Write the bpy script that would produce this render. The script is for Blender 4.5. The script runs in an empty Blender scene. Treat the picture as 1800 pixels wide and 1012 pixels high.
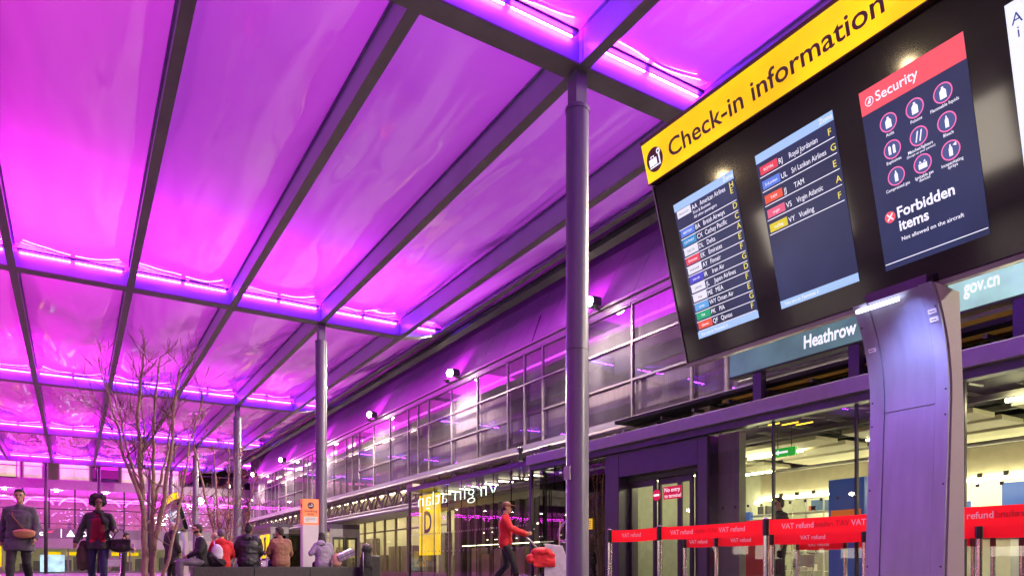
import bpy, math, random
from mathutils import Vector, Matrix, noise
R = math.radians
scene = bpy.context.scene
C = scene.collection

# ------------------------------------------------------------------ camera, world, exposure
TH = R(31.55)
cam = bpy.data.cameras.new('camera'); camo = bpy.data.objects.new('camera', cam); C.objects.link(camo)
cam.sensor_width = 36.0; cam.lens = 36.0 * 1256 / 1800; cam.shift_y = 489 / 1800
cam.clip_start = 0.05; cam.clip_end = 600
camo.location = (0, 0, 0.45); camo.rotation_euler = (R(90), 0, -TH)
scene.camera = camo

world = bpy.data.worlds.new('World'); scene.world = world; world.use_nodes = True
wn = world.node_tree.nodes; wl = world.node_tree.links
sky = wn.new('ShaderNodeTexSky'); sky.sky_type = 'NISHITA'; sky.sun_disc = False
sky.sun_elevation = R(-3); sky.sun_rotation = R(200)
wl.new(sky.outputs[0], wn['Background'].inputs[0]); wn['Background'].inputs[1].default_value = 0.05

sun = bpy.data.lights.new('moon', 'SUN'); sun.energy = 0.01; sun.angle = R(2); sun.color = (0.8, 0.85, 1)
suno = bpy.data.objects.new('moon', sun); C.objects.link(suno); suno.rotation_euler = (R(50), 0, R(20))

scene.view_settings.view_transform = 'Standard'; scene.view_settings.look = 'None'
scene.view_settings.exposure = 0.0; scene.view_settings.gamma = 1
cy = scene.cycles
cy.use_denoising = True
try: cy.denoiser = 'OPENIMAGEDENOISE'
except Exception: pass
cy.max_bounces = 7; cy.diffuse_bounces = 3; cy.glossy_bounces = 4; cy.transmission_bounces = 4
cy.transparent_max_bounces = 14; cy.sample_clamp_indirect = 6; cy.caustics_reflective = False; cy.caustics_refractive = False

# ------------------------------------------------------------------ materials
MATS = {}
def mat(key, col=(.5,.5,.5), rough=.5, metal=0, emit=None, strength=0, var=.12, vscale=6, bump=0, bscale=40, coat=0, spec=.5, stretch=None):
    if key in MATS: return MATS[key]
    m = bpy.data.materials.new(key); m.use_nodes = True
    n = m.node_tree.nodes; l = m.node_tree.links; b = n['Principled BSDF']
    b.inputs['Roughness'].default_value = rough; b.inputs['Metallic'].default_value = metal
    b.inputs['Specular IOR Level'].default_value = spec
    b.inputs['Base Color'].default_value = (*col, 1)
    if coat: b.inputs['Coat Weight'].default_value = coat; b.inputs['Coat Roughness'].default_value = .06
    tc = n.new('ShaderNodeTexCoord'); src = tc.outputs['Object']
    if stretch:
        mp = n.new('ShaderNodeMapping'); mp.inputs['Scale'].default_value = stretch; l.new(src, mp.inputs[0]); src = mp.outputs[0]
    if var and emit is None:
        t = n.new('ShaderNodeTexNoise'); t.inputs['Scale'].default_value = vscale; t.inputs['Detail'].default_value = 6
        l.new(src, t.inputs['Vector'])
        r = n.new('ShaderNodeMapRange'); r.inputs[1].default_value = .25; r.inputs[2].default_value = .75
        r.inputs[3].default_value = 1 - var; r.inputs[4].default_value = 1 + var
        l.new(t.outputs['Fac'], r.inputs[0])
        mx = n.new('ShaderNodeMix'); mx.data_type = 'RGBA'; mx.blend_type = 'MULTIPLY'; mx.inputs[0].default_value = 1
        mx.inputs[6].default_value = (*col, 1); l.new(r.outputs[0], mx.inputs[7]); l.new(mx.outputs[2], b.inputs['Base Color'])
        r2 = n.new('ShaderNodeMapRange'); r2.inputs[3].default_value = max(.02, rough*.75); r2.inputs[4].default_value = min(1, rough*1.3)
        l.new(t.outputs['Fac'], r2.inputs[0]); l.new(r2.outputs[0], b.inputs['Roughness'])
    if bump:
        t2 = n.new('ShaderNodeTexNoise'); t2.inputs['Scale'].default_value = bscale; t2.inputs['Detail'].default_value = 4
        l.new(src, t2.inputs['Vector'])
        bp = n.new('ShaderNodeBump'); bp.inputs['Strength'].default_value = bump; bp.inputs['Distance'].default_value = .02
        l.new(t2.outputs['Fac'], bp.inputs['Height']); l.new(bp.outputs[0], b.inputs['Normal'])
    if emit is not None:
        b.inputs['Emission Color'].default_value = (*emit, 1); b.inputs['Emission Strength'].default_value = strength
    MATS[key] = m; return m

def glow(key, col, strength, uneven=0):
    """something that gives off light"""
    if key in MATS: return MATS[key]
    m = bpy.data.materials.new(key); m.use_nodes = True
    n = m.node_tree.nodes; l = m.node_tree.links; b = n['Principled BSDF']
    b.inputs['Base Color'].default_value = (*[min(.6, c*.5) for c in col], 1); b.inputs['Roughness'].default_value = .25
    b.inputs['Emission Color'].default_value = (*col, 1); b.inputs['Emission Strength'].default_value = strength
    if uneven:
        t = n.new('ShaderNodeTexNoise'); t.inputs['Scale'].default_value = 2.2
        tc = n.new('ShaderNodeTexCoord'); l.new(tc.outputs['Object'], t.inputs['Vector'])
        r = n.new('ShaderNodeMapRange'); r.inputs[1].default_value = .3; r.inputs[2].default_value = .7
        r.inputs[3].default_value = strength*(1-uneven); r.inputs[4].default_value = strength*(1+uneven)
        l.new(t.outputs['Fac'], r.inputs[0]); l.new(r.outputs[0], b.inputs['Emission Strength'])
    MATS[key] = m; return m

def glass(key, tint=(.85,.9,.88), refl=1.0, base=.04, rough=.01, wob=.0, haze=0):
    if key in MATS: return MATS[key]
    m = bpy.data.materials.new(key); m.use_nodes = True
    n = m.node_tree.nodes; l = m.node_tree.links
    n.remove(n['Principled BSDF']); out = n['Material Output']
    tr = n.new('ShaderNodeBsdfTransparent'); tr.inputs[0].default_value = (*tint, 1)
    gl = n.new('ShaderNodeBsdfGlossy'); gl.inputs['Roughness'].default_value = rough; gl.inputs[0].default_value = (.95,.95,.95,1)
    ge = n.new('ShaderNodeNewGeometry'); dt = n.new('ShaderNodeVectorMath'); dt.operation = 'DOT_PRODUCT'
    l.new(ge.outputs['Incoming'], dt.inputs[0]); l.new(ge.outputs['True Normal'], dt.inputs[1])
    ab = n.new('ShaderNodeMath'); ab.operation = 'ABSOLUTE'; l.new(dt.outputs['Value'], ab.inputs[0])
    om = n.new('ShaderNodeMath'); om.operation = 'SUBTRACT'; om.inputs[0].default_value = 1; l.new(ab.outputs[0], om.inputs[1])
    pw = n.new('ShaderNodeMath'); pw.operation = 'POWER'; pw.inputs[1].default_value = 5; l.new(om.outputs[0], pw.inputs[0])
    lw = n.new('ShaderNodeMath'); lw.operation = 'MULTIPLY_ADD'; lw.inputs[1].default_value = .92; lw.inputs[2].default_value = .08; l.new(pw.outputs[0], lw.inputs[0])
    ma = n.new('ShaderNodeMath'); ma.operation = 'MULTIPLY_ADD'; ma.inputs[1].default_value = refl; ma.inputs[2].default_value = base; ma.use_clamp = True
    l.new(lw.outputs[0], ma.inputs[0])
    mx = n.new('ShaderNodeMixShader'); l.new(ma.outputs[0], mx.inputs[0]); l.new(tr.outputs[0], mx.inputs[1]); l.new(gl.outputs[0], mx.inputs[2])
    l.new(mx.outputs[0], out.inputs[0])
    if haze:  # uneven lilac haze mixed into the panes so they read paler
        df = n.new('ShaderNodeBsdfDiffuse'); df.inputs[0].default_value = (.36,.32,.44,1); m3 = n.new('ShaderNodeMixShader')
        tcd = n.new('ShaderNodeTexCoord'); mpd = n.new('ShaderNodeMapping'); mpd.inputs['Scale'].default_value = (1,1.5,.5); l.new(tcd.outputs['Object'],mpd.inputs[0])
        nd = n.new('ShaderNodeTexNoise'); nd.inputs['Scale'].default_value = 1.3; nd.inputs['Detail'].default_value = 5; l.new(mpd.outputs[0],nd.inputs['Vector'])
        rd = n.new('ShaderNodeMapRange'); rd.inputs[1].default_value=.3; rd.inputs[2].default_value=.7; rd.inputs[3].default_value = haze*.5; rd.inputs[4].default_value = haze*1.5; l.new(nd.outputs['Fac'],rd.inputs[0])
        l.new(rd.outputs[0],m3.inputs[0]); l.new(mx.outputs[0],m3.inputs[1]); l.new(df.outputs[0],m3.inputs[2]); l.new(m3.outputs[0],out.inputs[0])
    if wob:
        tc = n.new('ShaderNodeTexCoord'); t = n.new('ShaderNodeTexNoise'); t.inputs['Scale'].default_value = 1.7; t.inputs['Detail'].default_value = 2
        l.new(tc.outputs['Object'], t.inputs['Vector'])
        bp = n.new('ShaderNodeBump'); bp.inputs['Strength'].default_value = wob; bp.inputs['Distance'].default_value = .05
        l.new(t.outputs['Fac'], bp.inputs['Height']); l.new(bp.outputs[0], gl.inputs['Normal'])
    MATS[key] = m; return m

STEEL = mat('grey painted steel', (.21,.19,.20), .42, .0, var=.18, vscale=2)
COLUMN = mat('grey column paint', (.135,.118,.175), .36, .0, var=.1, vscale=2.5, stretch=(4,4,.4))
DARK = mat('dark grey metal', (.045,.045,.05), .4)
BLACK = mat('black plastic', (.012,.012,.013), .35)
BLACKGLOSS = mat('glossy black glass', (.008,.008,.010), .07, coat=1, var=.05)
FRAME = mat('window frame aluminium', (.29,.25,.28), .4, .4)
CLAD = mat('lilac grey cladding', (.36,.34,.40), .42, .0, var=.1, vscale=3, bump=.05, bscale=8)
PANEL = mat('purple grey panel', (.075,.058,.095), .33, .2, var=.1, vscale=4)
WEB = mat('steel with violet light tint', (.34,.27,.52), .38, var=.12, vscale=1.5)  # violet LED light put into the colour of the webs
FASCIA = mat('pale fascia metal', (.34,.32,.37), .4, .2, var=.06)
BEIGE = mat('beige wall', (.52,.47,.36), .7, var=.08)
WHITE = mat('white paint', (.75,.74,.70), .5, var=.05)
PAVE = mat('paving', (.10,.095,.10), .35, var=.25, vscale=1.5, bump=.1)
FLOOR = mat('shop floor', (.45,.43,.38), .25, var=.1)
CHROME = mat('brushed chrome', (.62,.6,.6), .22, 1, var=.1, stretch=(30,30,1))
ALU = mat('brushed aluminium', (.34,.34,.43), .48, .6, var=.14, vscale=5, stretch=(1,3,.5), bump=.03, bscale=60)
STONE = mat('dark granite', (.055,.05,.055), .4, var=.35, vscale=30, bump=.1)
BARK = mat('pale bark', (.33,.215,.17), .8, var=.3, vscale=14, bump=.5, bscale=40)
TWIG = mat('twig bark', (.16,.09,.075), .8, var=.3)
LEAFM = mat('withered leaf', (.28,.07,.03), .7, var=.3)
CLEAR = glass('clear glass', (.88,.92,.86), .85, .0)
DOORG = glass('door glass', (.8,.85,.78), 1, .0)
STRIPG = glass('office glass', (.60,.55,.62), .85, .02, .015, .02, .13)
DARKG = glass('smoked glass', (.10,.10,.11), .9, .04)
SCREENBG = glow('screen navy', (.018,.026,.085), 1.0, .25)
SCREENBAR = glow('screen pale blue', (.34,.55,.80), 1.0)
TXTW = glow('lit white letters', (.9,.93,1), 1.05)
TXTY = glow('lit yellow letters', (.9,.85,.12), .9)
WARM = glow('warm white tube', (1,.92,.52), 52)
WARMSOFT = glow('warm ceiling light', (1,.90,.52), 34)
YELLOW = glow('yellow lightbox', (1,.66,.001), 1.0, .18)
BROWN = mat('brown letters', (.10,.035,.008), .5, var=0)
BLACKTXT = mat('black letters', (.01,.01,.01), .5, var=0)
NEON = glow('reflected white neon', (.82,1,.95), 2.5)
def tape_mat():
    m = bpy.data.materials.new('red tape'); m.use_nodes = True
    n = m.node_tree.nodes; l = m.node_tree.links; b = n['Principled BSDF']; b.inputs['Base Color'].default_value=(.85,.008,.02,1); b.inputs['Roughness'].default_value=.5
    t = n.new('ShaderNodeBsdfTranslucent'); t.inputs[0].default_value=(.95,.008,.02,1)
    mx = n.new('ShaderNodeMixShader'); mx.inputs[0].default_value=.45
    l.new(b.outputs[0],mx.inputs[1]); l.new(t.outputs[0],mx.inputs[2]); l.new(mx.outputs[0],n['Material Output'].inputs[0]); return m
RED = tape_mat()

# ------------------------------------------------------------------ helpers
ORG = {}
def tag(o, label=None, cat=None, group=None, kind=None):
    if label: o['label'] = label
    if cat: o['category'] = cat
    if group: o['group'] = group
    if kind: o['kind'] = kind
    return o
def thing(name, label, cat, loc=(0,0,0), rz=0, group=None):
    o = bpy.data.objects.new(name, None); C.objects.link(o); o.empty_display_size = .2
    o.location = loc; o.rotation_euler = (0,0,rz); ORG[o] = Vector((0,0,0)) if rz else Vector(loc)
    return tag(o, label, cat, group)
def text_geo(s, size=1.0, bold=0.0):
    cu = bpy.data.curves.new('t', 'FONT'); cu.body = s; cu.size = size; cu.offset = bold*size; cu.resolution_u = 3
    ob = bpy.data.objects.new('t', cu); me = ob.to_mesh()
    v = [(p.co.x, p.co.y) for p in me.vertices]; f = [tuple(p.vertices) for p in me.polygons]
    ob.to_mesh_clear(); bpy.data.objects.remove(ob); bpy.data.curves.remove(cu)
    return v, f

class MB:
    def __init__(s): s.v = []; s.f = []
    def add(s, v, f):
        n = len(s.v); s.v += [tuple(p) for p in v]; s.f += [tuple(i+n for i in q) for q in f]; return s
    def box(s, x0,x1,y0,y1,z0,z1):
        x0,x1 = min(x0,x1),max(x0,x1); y0,y1 = min(y0,y1),max(y0,y1); z0,z1 = min(z0,z1),max(z0,z1)
        return s.add([(x0,y0,z0),(x1,y0,z0),(x1,y1,z0),(x0,y1,z0),(x0,y0,z1),(x1,y0,z1),(x1,y1,z1),(x0,y1,z1)],
              [(0,3,2,1),(4,5,6,7),(0,1,5,4),(1,2,6,5),(2,3,7,6),(3,0,4,7)])
    def fbox(s, fr, u0,u1,w0,w1,d0,d1):
        """box in a frame (origin, right, up, normal)"""
        o,r,u,n = fr; b = MB().box(u0,u1,w0,w1,d0,d1)
        return s.add([o+r*p[0]+u*p[1]+n*p[2] for p in b.v], b.f)
    def text(s, fr, string, x, y, size=None, width=None, height=None, d=.003, bold=0, align='l', mirror=False, sq=1):
        o,r,u,n = fr; v, f = text_geo(string, size or 1.0, bold)
        if not v: return s
        mnx = min(p[0] for p in v); mxx = max(p[0] for p in v)
        sx = sq; sy = 1
        if width: sx = width/(mxx-mnx); sy = sx
        if height: sy = height/.73/(size or 1.0)
        w = (mxx-mnx)*sx; off = {'l':0,'c':-w/2,'r':-w}[align]
        pts = []
        for a,b in v:
            a = (a-mnx)*sx
            if mirror: a = w - a
            pts.append(o + r*(x+off+a) + u*(y+b*sy) + n*d)
        if mirror: f = [tuple(reversed(q)) for q in f]
        return s.add(pts, f)
    def disc(s, fr, x, y, rad, d=.003, n=28, inner=0):
        o,r,u,nn = fr; V=[]; F=[]
        for i in range(n):
            a = 2*math.pi*i/n
            V.append(o+r*(x+rad*math.cos(a))+u*(y+rad*math.sin(a))+nn*d)
        if inner:
            for i in range(n):
                a = 2*math.pi*i/n
                V.append(o+r*(x+inner*math.cos(a))+u*(y+inner*math.sin(a))+nn*d)
            F = [(i,(i+1)%n,n+(i+1)%n,n+i) for i in range(n)]
        else: F = [tuple(range(n))]
        return s.add(V,F)
    def poly(s, fr, pts, d=.003):
        o,r,u,n = fr
        return s.add([o+r*a+u*b+n*d for a,b in pts],[tuple(range(len(pts)))])
    def prism(s, prof, y0, y1):
        """profile in X-Z extruded along Y"""
        n=len(prof); V=[(x,y0,z) for x,z in prof]+[(x,y1,z) for x,z in prof]
        F=[tuple(range(n)),tuple(range(2*n-1,n-1,-1))]+[(i,n+i,n+(i+1)%n,(i+1)%n) for i in range(n)]
        return s.add(V,F)
    def tube(s, path, rad, n=8, cap=True):
        path=[Vector(p) for p in path]; m=len(path)
        rads = rad if isinstance(rad,(list,tuple)) else [rad]*m
        V=[];F=[]; prev=None
        for i,p in enumerate(path):
            d = (path[min(i+1,m-1)]-path[max(i-1,0)])
            if d.length<1e-9: d=Vector((0,0,1))
            d.normalize()
            if prev is None:
                a = d.cross(Vector((0,0,1)) if abs(d.z)<.9 else Vector((1,0,0))).normalized()
            else:
                a = (prev - d*prev.dot(d))
                a = a.normalized() if a.length>1e-6 else d.orthogonal().normalized()
            prev=a; b=d.cross(a)
            for k in range(n):
                t=2*math.pi*k/n; V.append(p+(a*math.cos(t)+b*math.sin(t))*rads[i])
        for i in range(m-1):
            for k in range(n):
                F.append((i*n+k,i*n+(k+1)%n,(i+1)*n+(k+1)%n,(i+1)*n+k))
        if cap: F += [tuple(reversed(range(n))), tuple(range((m-1)*n,m*n))]
        return s.add(V,F)
    def ell(s, c, rx, ry, rz, n=14, m=9, rot=None):
        c=Vector(c); V=[];F=[]
        for i in range(m+1):
            ph=math.pi*i/m
            for k in range(n):
                t=2*math.pi*k/n
                p=Vector((rx*math.sin(ph)*math.cos(t),ry*math.sin(ph)*math.sin(t),rz*math.cos(ph)))
                if rot: p=rot@p
                V.append(c+p)
        for i in range(m):
            for k in range(n): F.append((i*n+k,(i+1)*n+k,(i+1)*n+(k+1)%n,i*n+(k+1)%n))
        return s.add(V,F)
    def cap(s, a, ra, b, rb, n=10):
        """closed tapered capsule"""
        a=Vector(a); b=Vector(b); d=(b-a)
        if d.length<1e-6: return s.ell(a,ra,ra,ra)
        d.normalize(); path=[];rr=[]
        for t in (0.08,.35,.7): path.append(a-d*ra*math.cos(t*math.pi/2)); rr.append(ra*math.sin(t*math.pi/2))
        path+= [a,b]; rr+=[ra,rb]
        for t in (.7,.35,.08): path.append(b+d*rb*math.cos(t*math.pi/2)); rr.append(rb*math.sin(t*math.pi/2))
        return s.tube(path,rr,n)
    def etube(s, rings, n=20):
        V=[];F=[]; m=len(rings)
        for c,rx,ry in rings:
            for k in range(n):
                t=2*math.pi*k/n; V.append((c[0]+rx*math.cos(t),c[1]+ry*math.sin(t),c[2]))
        for i in range(m-1):
            for k in range(n): F.append((i*n+k,i*n+(k+1)%n,(i+1)*n+(k+1)%n,(i+1)*n+k))
        F += [tuple(reversed(range(n))), tuple(range((m-1)*n,m*n))]
        return s.add(V,F)
    def lathe(s, prof, cx, cy, n=28):
        V=[];F=[]; m=len(prof)
        for r,z in prof:
            for k in range(n):
                t=2*math.pi*k/n; V.append((cx+r*math.cos(t),cy+r*math.sin(t),z))
        for i in range(m-1):
            for k in range(n): F.append((i*n+k,i*n+(k+1)%n,(i+1)*n+(k+1)%n,(i+1)*n+k))
        F += [tuple(reversed(range(n))), tuple(range((m-1)*n,m*n))]
        return s.add(V,F)
    def build(s, name, m, parent=None, smooth=False, bevel=0):
        org = ORG.get(parent, Vector((0,0,0))) if parent else Vector((0,0,0))
        me = bpy.data.meshes.new(name); me.from_pydata([tuple(Vector(p)-org) for p in s.v], [], s.f); me.update()
        if m: me.materials.append(m)
        if smooth:
            for p in me.polygons: p.use_smooth = True
        o = bpy.data.objects.new(name, me); C.objects.link(o)
        if parent: o.parent = parent; ORG[o] = org
        if bevel:
            bm = o.modifiers.new('bevel','BEVEL'); bm.width = bevel; bm.segments = 2; bm.limit_method = 'ANGLE'; bm.angle_limit = R(40)
        return o
def smooth_angle(o, ang=40):
    me=o.data
    for p in me.polygons: p.use_smooth=True
    me.set_sharp_from_angle(angle=R(ang)); return o
def copy_tree(o, parent=None):
    c = o.copy(); C.objects.link(c)
    if parent: c.parent = parent
    for ch in list(o.children): copy_tree(ch, c)
    return c
def FR(o, r, u):
    r=Vector(r).normalized(); u=Vector(u).normalized(); return (Vector(o), r, u, r.cross(u))
def wallX(X, Y=0, Z=0): return FR((X,Y,Z),(0,-1,0),(0,0,1))     # faces -X, right = -Y
def wallY(Y, X=0, Z=0): return FR((X,Y,Z),(1,0,0),(0,0,1))      # faces -Y, right = +X

# ------------------------------------------------------------------ ground
g = MB().add([(-150,-150,0),(150,-150,0),(150,150,0),(-150,150,0)],[(0,1,2,3)]).build('ground', PAVE); tag(g, kind='structure')
g = MB().add([(10.3,-6,.004),(18,-6,.004),(18,57,.004),(10.3,57,.004)],[(0,1,2,3)]).build('floor', FLOOR); tag(g, kind='structure')

# ------------------------------------------------------------------ canopy
ZB, ZT = 6.75, 7.30
BEAMS = [-3.75, 7.36, 18.46, 29.62, 40.83, 51.9]
RIBX = [-9.9,-7.7,-5.5,-3.3,-1.1,1.1,3.3,5.5,7.7,8.95]
def membrane(key):
    m = bpy.data.materials.new(key); m.use_nodes = True
    n = m.node_tree.nodes; l = m.node_tree.links; n.remove(n['Principled BSDF']); out=n['Material Output']
    tc=n.new('ShaderNodeTexCoord')
    def ns(scale, sc, det):
        mp=n.new('ShaderNodeMapping'); mp.inputs['Scale'].default_value=sc; l.new(tc.outputs['Object'],mp.inputs[0])
        t=n.new('ShaderNodeTexNoise'); t.inputs['Scale'].default_value=scale; t.inputs['Detail'].default_value=det
        t.inputs['Distortion'].default_value=.6
        l.new(mp.outputs[0],t.inputs['Vector']); return t.outputs['Fac']
    h1=ns(.75,(1,.30,1),1.5); h2=ns(1.6,(1,.16,1),1)
    ad=n.new('ShaderNodeMath'); ad.operation='MULTIPLY_ADD'; ad.inputs[1].default_value=.35
    l.new(h2,ad.inputs[0]); l.new(h1,ad.inputs[2])
    bp=n.new('ShaderNodeBump'); bp.inputs['Distance'].default_value=.24
    sp=n.new('ShaderNodeSeparateXYZ'); l.new(tc.outputs['Generated'],sp.inputs[0])
    def mth(op,a,b=None):
        q=n.new('ShaderNodeMath'); q.operation=op
        for i,v in enumerate((a,b)):
            if v is None: continue
            if isinstance(v,(int,float)): q.inputs[i].default_value=v
            else: l.new(v,q.inputs[i])
        return q.outputs[0]
    ed=mth('POWER',mth('ABSOLUTE',mth('SUBTRACT',mth('MULTIPLY',sp.outputs[1],2.0),1.0)),4.0)
    l.new(mth('MULTIPLY',mth('SUBTRACT',1.0,ed),.75),bp.inputs['Strength'])
    l.new(ad.outputs[0],bp.inputs['Height'])
    # faint milky patches in the foil
    r=n.new('ShaderNodeMapRange'); r.inputs[1].default_value=.35; r.inputs[2].default_value=.7; r.inputs[3].default_value=.46; r.inputs[4].default_value=.58
    l.new(ns(.7,(1,.35,1),1.5), r.inputs[0])
    col=n.new('ShaderNodeCombineColor'); 
    for i in range(3): l.new(r.outputs[0],col.inputs[i])
    df=n.new('ShaderNodeBsdfDiffuse'); l.new(col.outputs[0],df.inputs[0]); l.new(bp.outputs[0],df.inputs['Normal'])
    tl=n.new('ShaderNodeBsdfTranslucent'); tl.inputs[0].default_value=(.62,.6,.64,1); l.new(bp.outputs[0],tl.inputs['Normal'])
    m1=n.new('ShaderNodeMixShader'); m1.inputs[0].default_value=.45; l.new(df.outputs[0],m1.inputs[1]); l.new(tl.outputs[0],m1.inputs[2])
    gl=n.new('ShaderNodeBsdfGlossy'); gl.inputs['Roughness'].default_value=.03; l.new(bp.outputs[0],gl.inputs['Normal'])
    fr=n.new('ShaderNodeFresnel'); fr.inputs['IOR'].default_value=1.5; l.new(bp.outputs[0],fr.inputs['Normal'])
    g2=n.new('ShaderNodeBsdfGlossy'); g2.inputs['Roughness'].default_value=.2; l.new(bp.outputs[0],g2.inputs['Normal'])
    gm=n.new('ShaderNodeMixShader'); gm.inputs[0].default_value=.30; l.new(gl.outputs[0],gm.inputs[1]); l.new(g2.outputs[0],gm.inputs[2])
    m2=n.new('ShaderNodeMixShader'); l.new(mth('ADD',mth('MULTIPLY',fr.outputs[0],1.7),.06),m2.inputs[0]); l.new(m1.outputs[0],m2.inputs[1]); l.new(gm.outputs[0],m2.inputs[2])
    l.new(m2.outputs[0],out.inputs[0]); return m
FOIL = membrane('foil cushion')
can = thing('canopy','wide steel framed canopy of foil cushions lit magenta and violet by LED strips','canopy',(0,24,0))
def led_col(bay, cell):
    # bay 0 nearest; the strips shift from violet near the board to magenta at the left and far away
    k = min(1, max(0, .22*bay + .11*(7-cell)))
    return (.62+.42*k, .022, 1.0-.10*k)
for yb in BEAMS:
    b = MB(); wb = MB()
    # web + bottom flange, tapering up over the last metre toward the facade
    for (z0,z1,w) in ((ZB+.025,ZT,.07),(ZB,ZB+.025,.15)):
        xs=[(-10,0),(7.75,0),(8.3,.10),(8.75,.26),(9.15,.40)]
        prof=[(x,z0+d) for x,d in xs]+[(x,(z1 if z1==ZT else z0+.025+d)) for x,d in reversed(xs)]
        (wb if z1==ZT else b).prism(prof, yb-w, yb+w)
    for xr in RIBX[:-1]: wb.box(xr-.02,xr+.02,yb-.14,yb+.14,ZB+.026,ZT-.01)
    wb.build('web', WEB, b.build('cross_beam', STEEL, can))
for xr in RIBX:
    b = MB(); wb = MB(); lift = 0 if xr<8 else .36
    for i in range(len(BEAMS)-1):
        y0,y1=BEAMS[i]+.152,BEAMS[i+1]-.152
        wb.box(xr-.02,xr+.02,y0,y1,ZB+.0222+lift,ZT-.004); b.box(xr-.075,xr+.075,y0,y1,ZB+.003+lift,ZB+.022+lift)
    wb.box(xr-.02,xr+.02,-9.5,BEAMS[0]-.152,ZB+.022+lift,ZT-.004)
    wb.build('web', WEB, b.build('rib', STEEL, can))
rng = random.Random(5)
LEDW=[600,700,700,600,500,450]
spans=[(-9.4,-3.75)]+[(BEAMS[i],BEAMS[i+1]) for i in range(5)]
for bi,(ya,yb) in enumerate(spans):
    for ci in range(len(RIBX)-1):
        xa,xb=RIBX[ci]+.03,RIBX[ci+1]-.03
        if bi==0 and ci<3: continue
        y0,y1=ya+.09,yb-.09; nx,ny=14,40; V=[];F=[]
        W=xb-xa; sag=.22*min(1.3,W/2.1)+rng.uniform(-.02,.03); ph=rng.uniform(0,50)
        for j in range(ny+1):
            v=j/ny; y=y0+(y1-y0)*v
            ev=(1-abs(2*v-1)**5)
            for i in range(nx+1):
                u=i/nx; x=xa+W*u
                e=(1-(2*u-1)**2)
                wr=noise.noise(Vector((x*1.3+ph,y*.35,bi)))*.10+noise.noise(Vector((x*2.2+ph,y*.35,bi+9)))*.03
                V.append((x,y,7.25-(sag+wr*1.0)*(e**.8)*(.25+.75*ev)+.0))
        for j in range(ny):
            for i in range(nx): q=j*(nx+1)+i; F.append((q,q+nx+1,q+nx+2,q+1))
        cu_=MB().add(V,F).build('cushion', FOIL, can, smooth=True)
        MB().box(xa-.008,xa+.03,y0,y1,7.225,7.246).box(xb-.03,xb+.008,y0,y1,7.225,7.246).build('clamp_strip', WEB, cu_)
        # two LED bars at the far end of each cell, on the near face of the beam
        if W<1.5: xs=[(xa+.1,xb-.2)]
        else: xs=[(xa+.10,xa+W/2-.04),(xa+W/2+.04,xb-.12)]
        c=led_col(bi-1 if bi else 0,ci); key='led %.2f %.2f'%(c[0],c[2])
        for a,bx in xs:
            n0=max(3,int((bx-a)/.055)); q=MB(); st_=(bx-a)/n0
            for k_ in range(n0): q.box(a+st_*k_,a+st_*k_+st_*.72,yb-.118,yb-.10,7.085,7.10)
            q.build('led_bar', glow('led violet %d'%bi,(.22,.02,1),(420,420,330,260,220,200)[bi]), can)
            q=MB().box(a,bx,yb-.165,yb-.15,7.150,7.162); q.build('led_wash_bar', glow(key,c,LEDW[bi]), can)
        MB().box(xa+.06,xb-.08,yb-.182,yb-.09,7.125,7.135).box(xa+.06,xb-.08,yb-.182,yb-.178,7.1351,7.165).build('led_shade_channel', DARK, can)  # channel added to shade the web from the wash bar
MB().box(9.16,9.42,-9.5,53,6.98,7.20).box(9.10,9.16,-9.5,53,7.08,7.30).build('gutter', DARK, can)
# added fill lamps above each beam, brightest behind the strips, fading along the foil
for bi,(ya,yb) in enumerate(spans):
    for (x0_,w_,e_,c_) in ((-3.6,9.0,1850,(1,.03,.84)),(5.0,7.0,560,(.62,.025,1))):
        L=bpy.data.lights.new('added_strip_fill','AREA'); L.shape='RECTANGLE'; L.size=w_; L.size_y=3.6
        k=min(1,.3*max(0,bi-1)); L.color=tuple(a+(b-a)*k for a,b in zip(c_,(1,.02,.82))); L.energy=e_*(1+.75*k)*(.8 if bi==1 and x0_>0 else 1)
        lo=bpy.data.objects.new('added_strip_fill',L); C.objects.link(lo); lo.location=(x0_,yb-2.1,8.4); lo.parent=can; lo.matrix_parent_inverse=Matrix.Translation((0,-24,0))
# added fill lamps above the cushions, shining down through the foil
for bi,(ya,yb) in enumerate(spans):
    k=min(1,.30*max(0,bi-1))
    for x0_,w_,c_,e_ in ((-4.2,8.4,(.98,.045,.90),560),(4.6,9.0,(.54,.075,1.0),460)):
        L = bpy.data.lights.new('added_cushion_fill','AREA'); L.shape='RECTANGLE'; L.size=w_; L.size_y=yb-ya-.6
        L.color=tuple(a+(b-a)*k for a,b in zip(c_,(1,.02,.80))); L.energy=e_*(1+1.0*k)*(yb-ya)/11
        lo=bpy.data.objects.new('added_cushion_fill',L); C.objects.link(lo); lo.location=(x0_,(ya+yb)/2,8.1); lo.parent=can; lo.matrix_parent_inverse=Matrix.Translation((0,-24,0))
L=bpy.data.lights.new('added_roof_fill','AREA'); L.shape='RECTANGLE'; L.size=60; L.size_y=.12; L.color=(.62,.06,1); L.energy=380  # area lamp added behind the gutter to brighten the roof cladding
lo=bpy.data.objects.new('added_roof_fill',L); C.objects.link(lo); lo.parent=can; lo.matrix_parent_inverse=Matrix.Translation((0,-24,0)); lo.location=(9.55,22,7.34)
lo.rotation_euler=Vector((.85,0,.38)).to_track_quat('-Z','Y').to_euler()
col_lab={7.36:'grey round steel column nearest the camera, left of the information board',18.46:'grey round steel column behind the orange smoking totem',
 29.62:'slim grey column rising behind the bare trees, beside the black jacket man',40.83:'pale column seen between the two bare trees',51.9:'farthest dark canopy column by the back terminal'}
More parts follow.
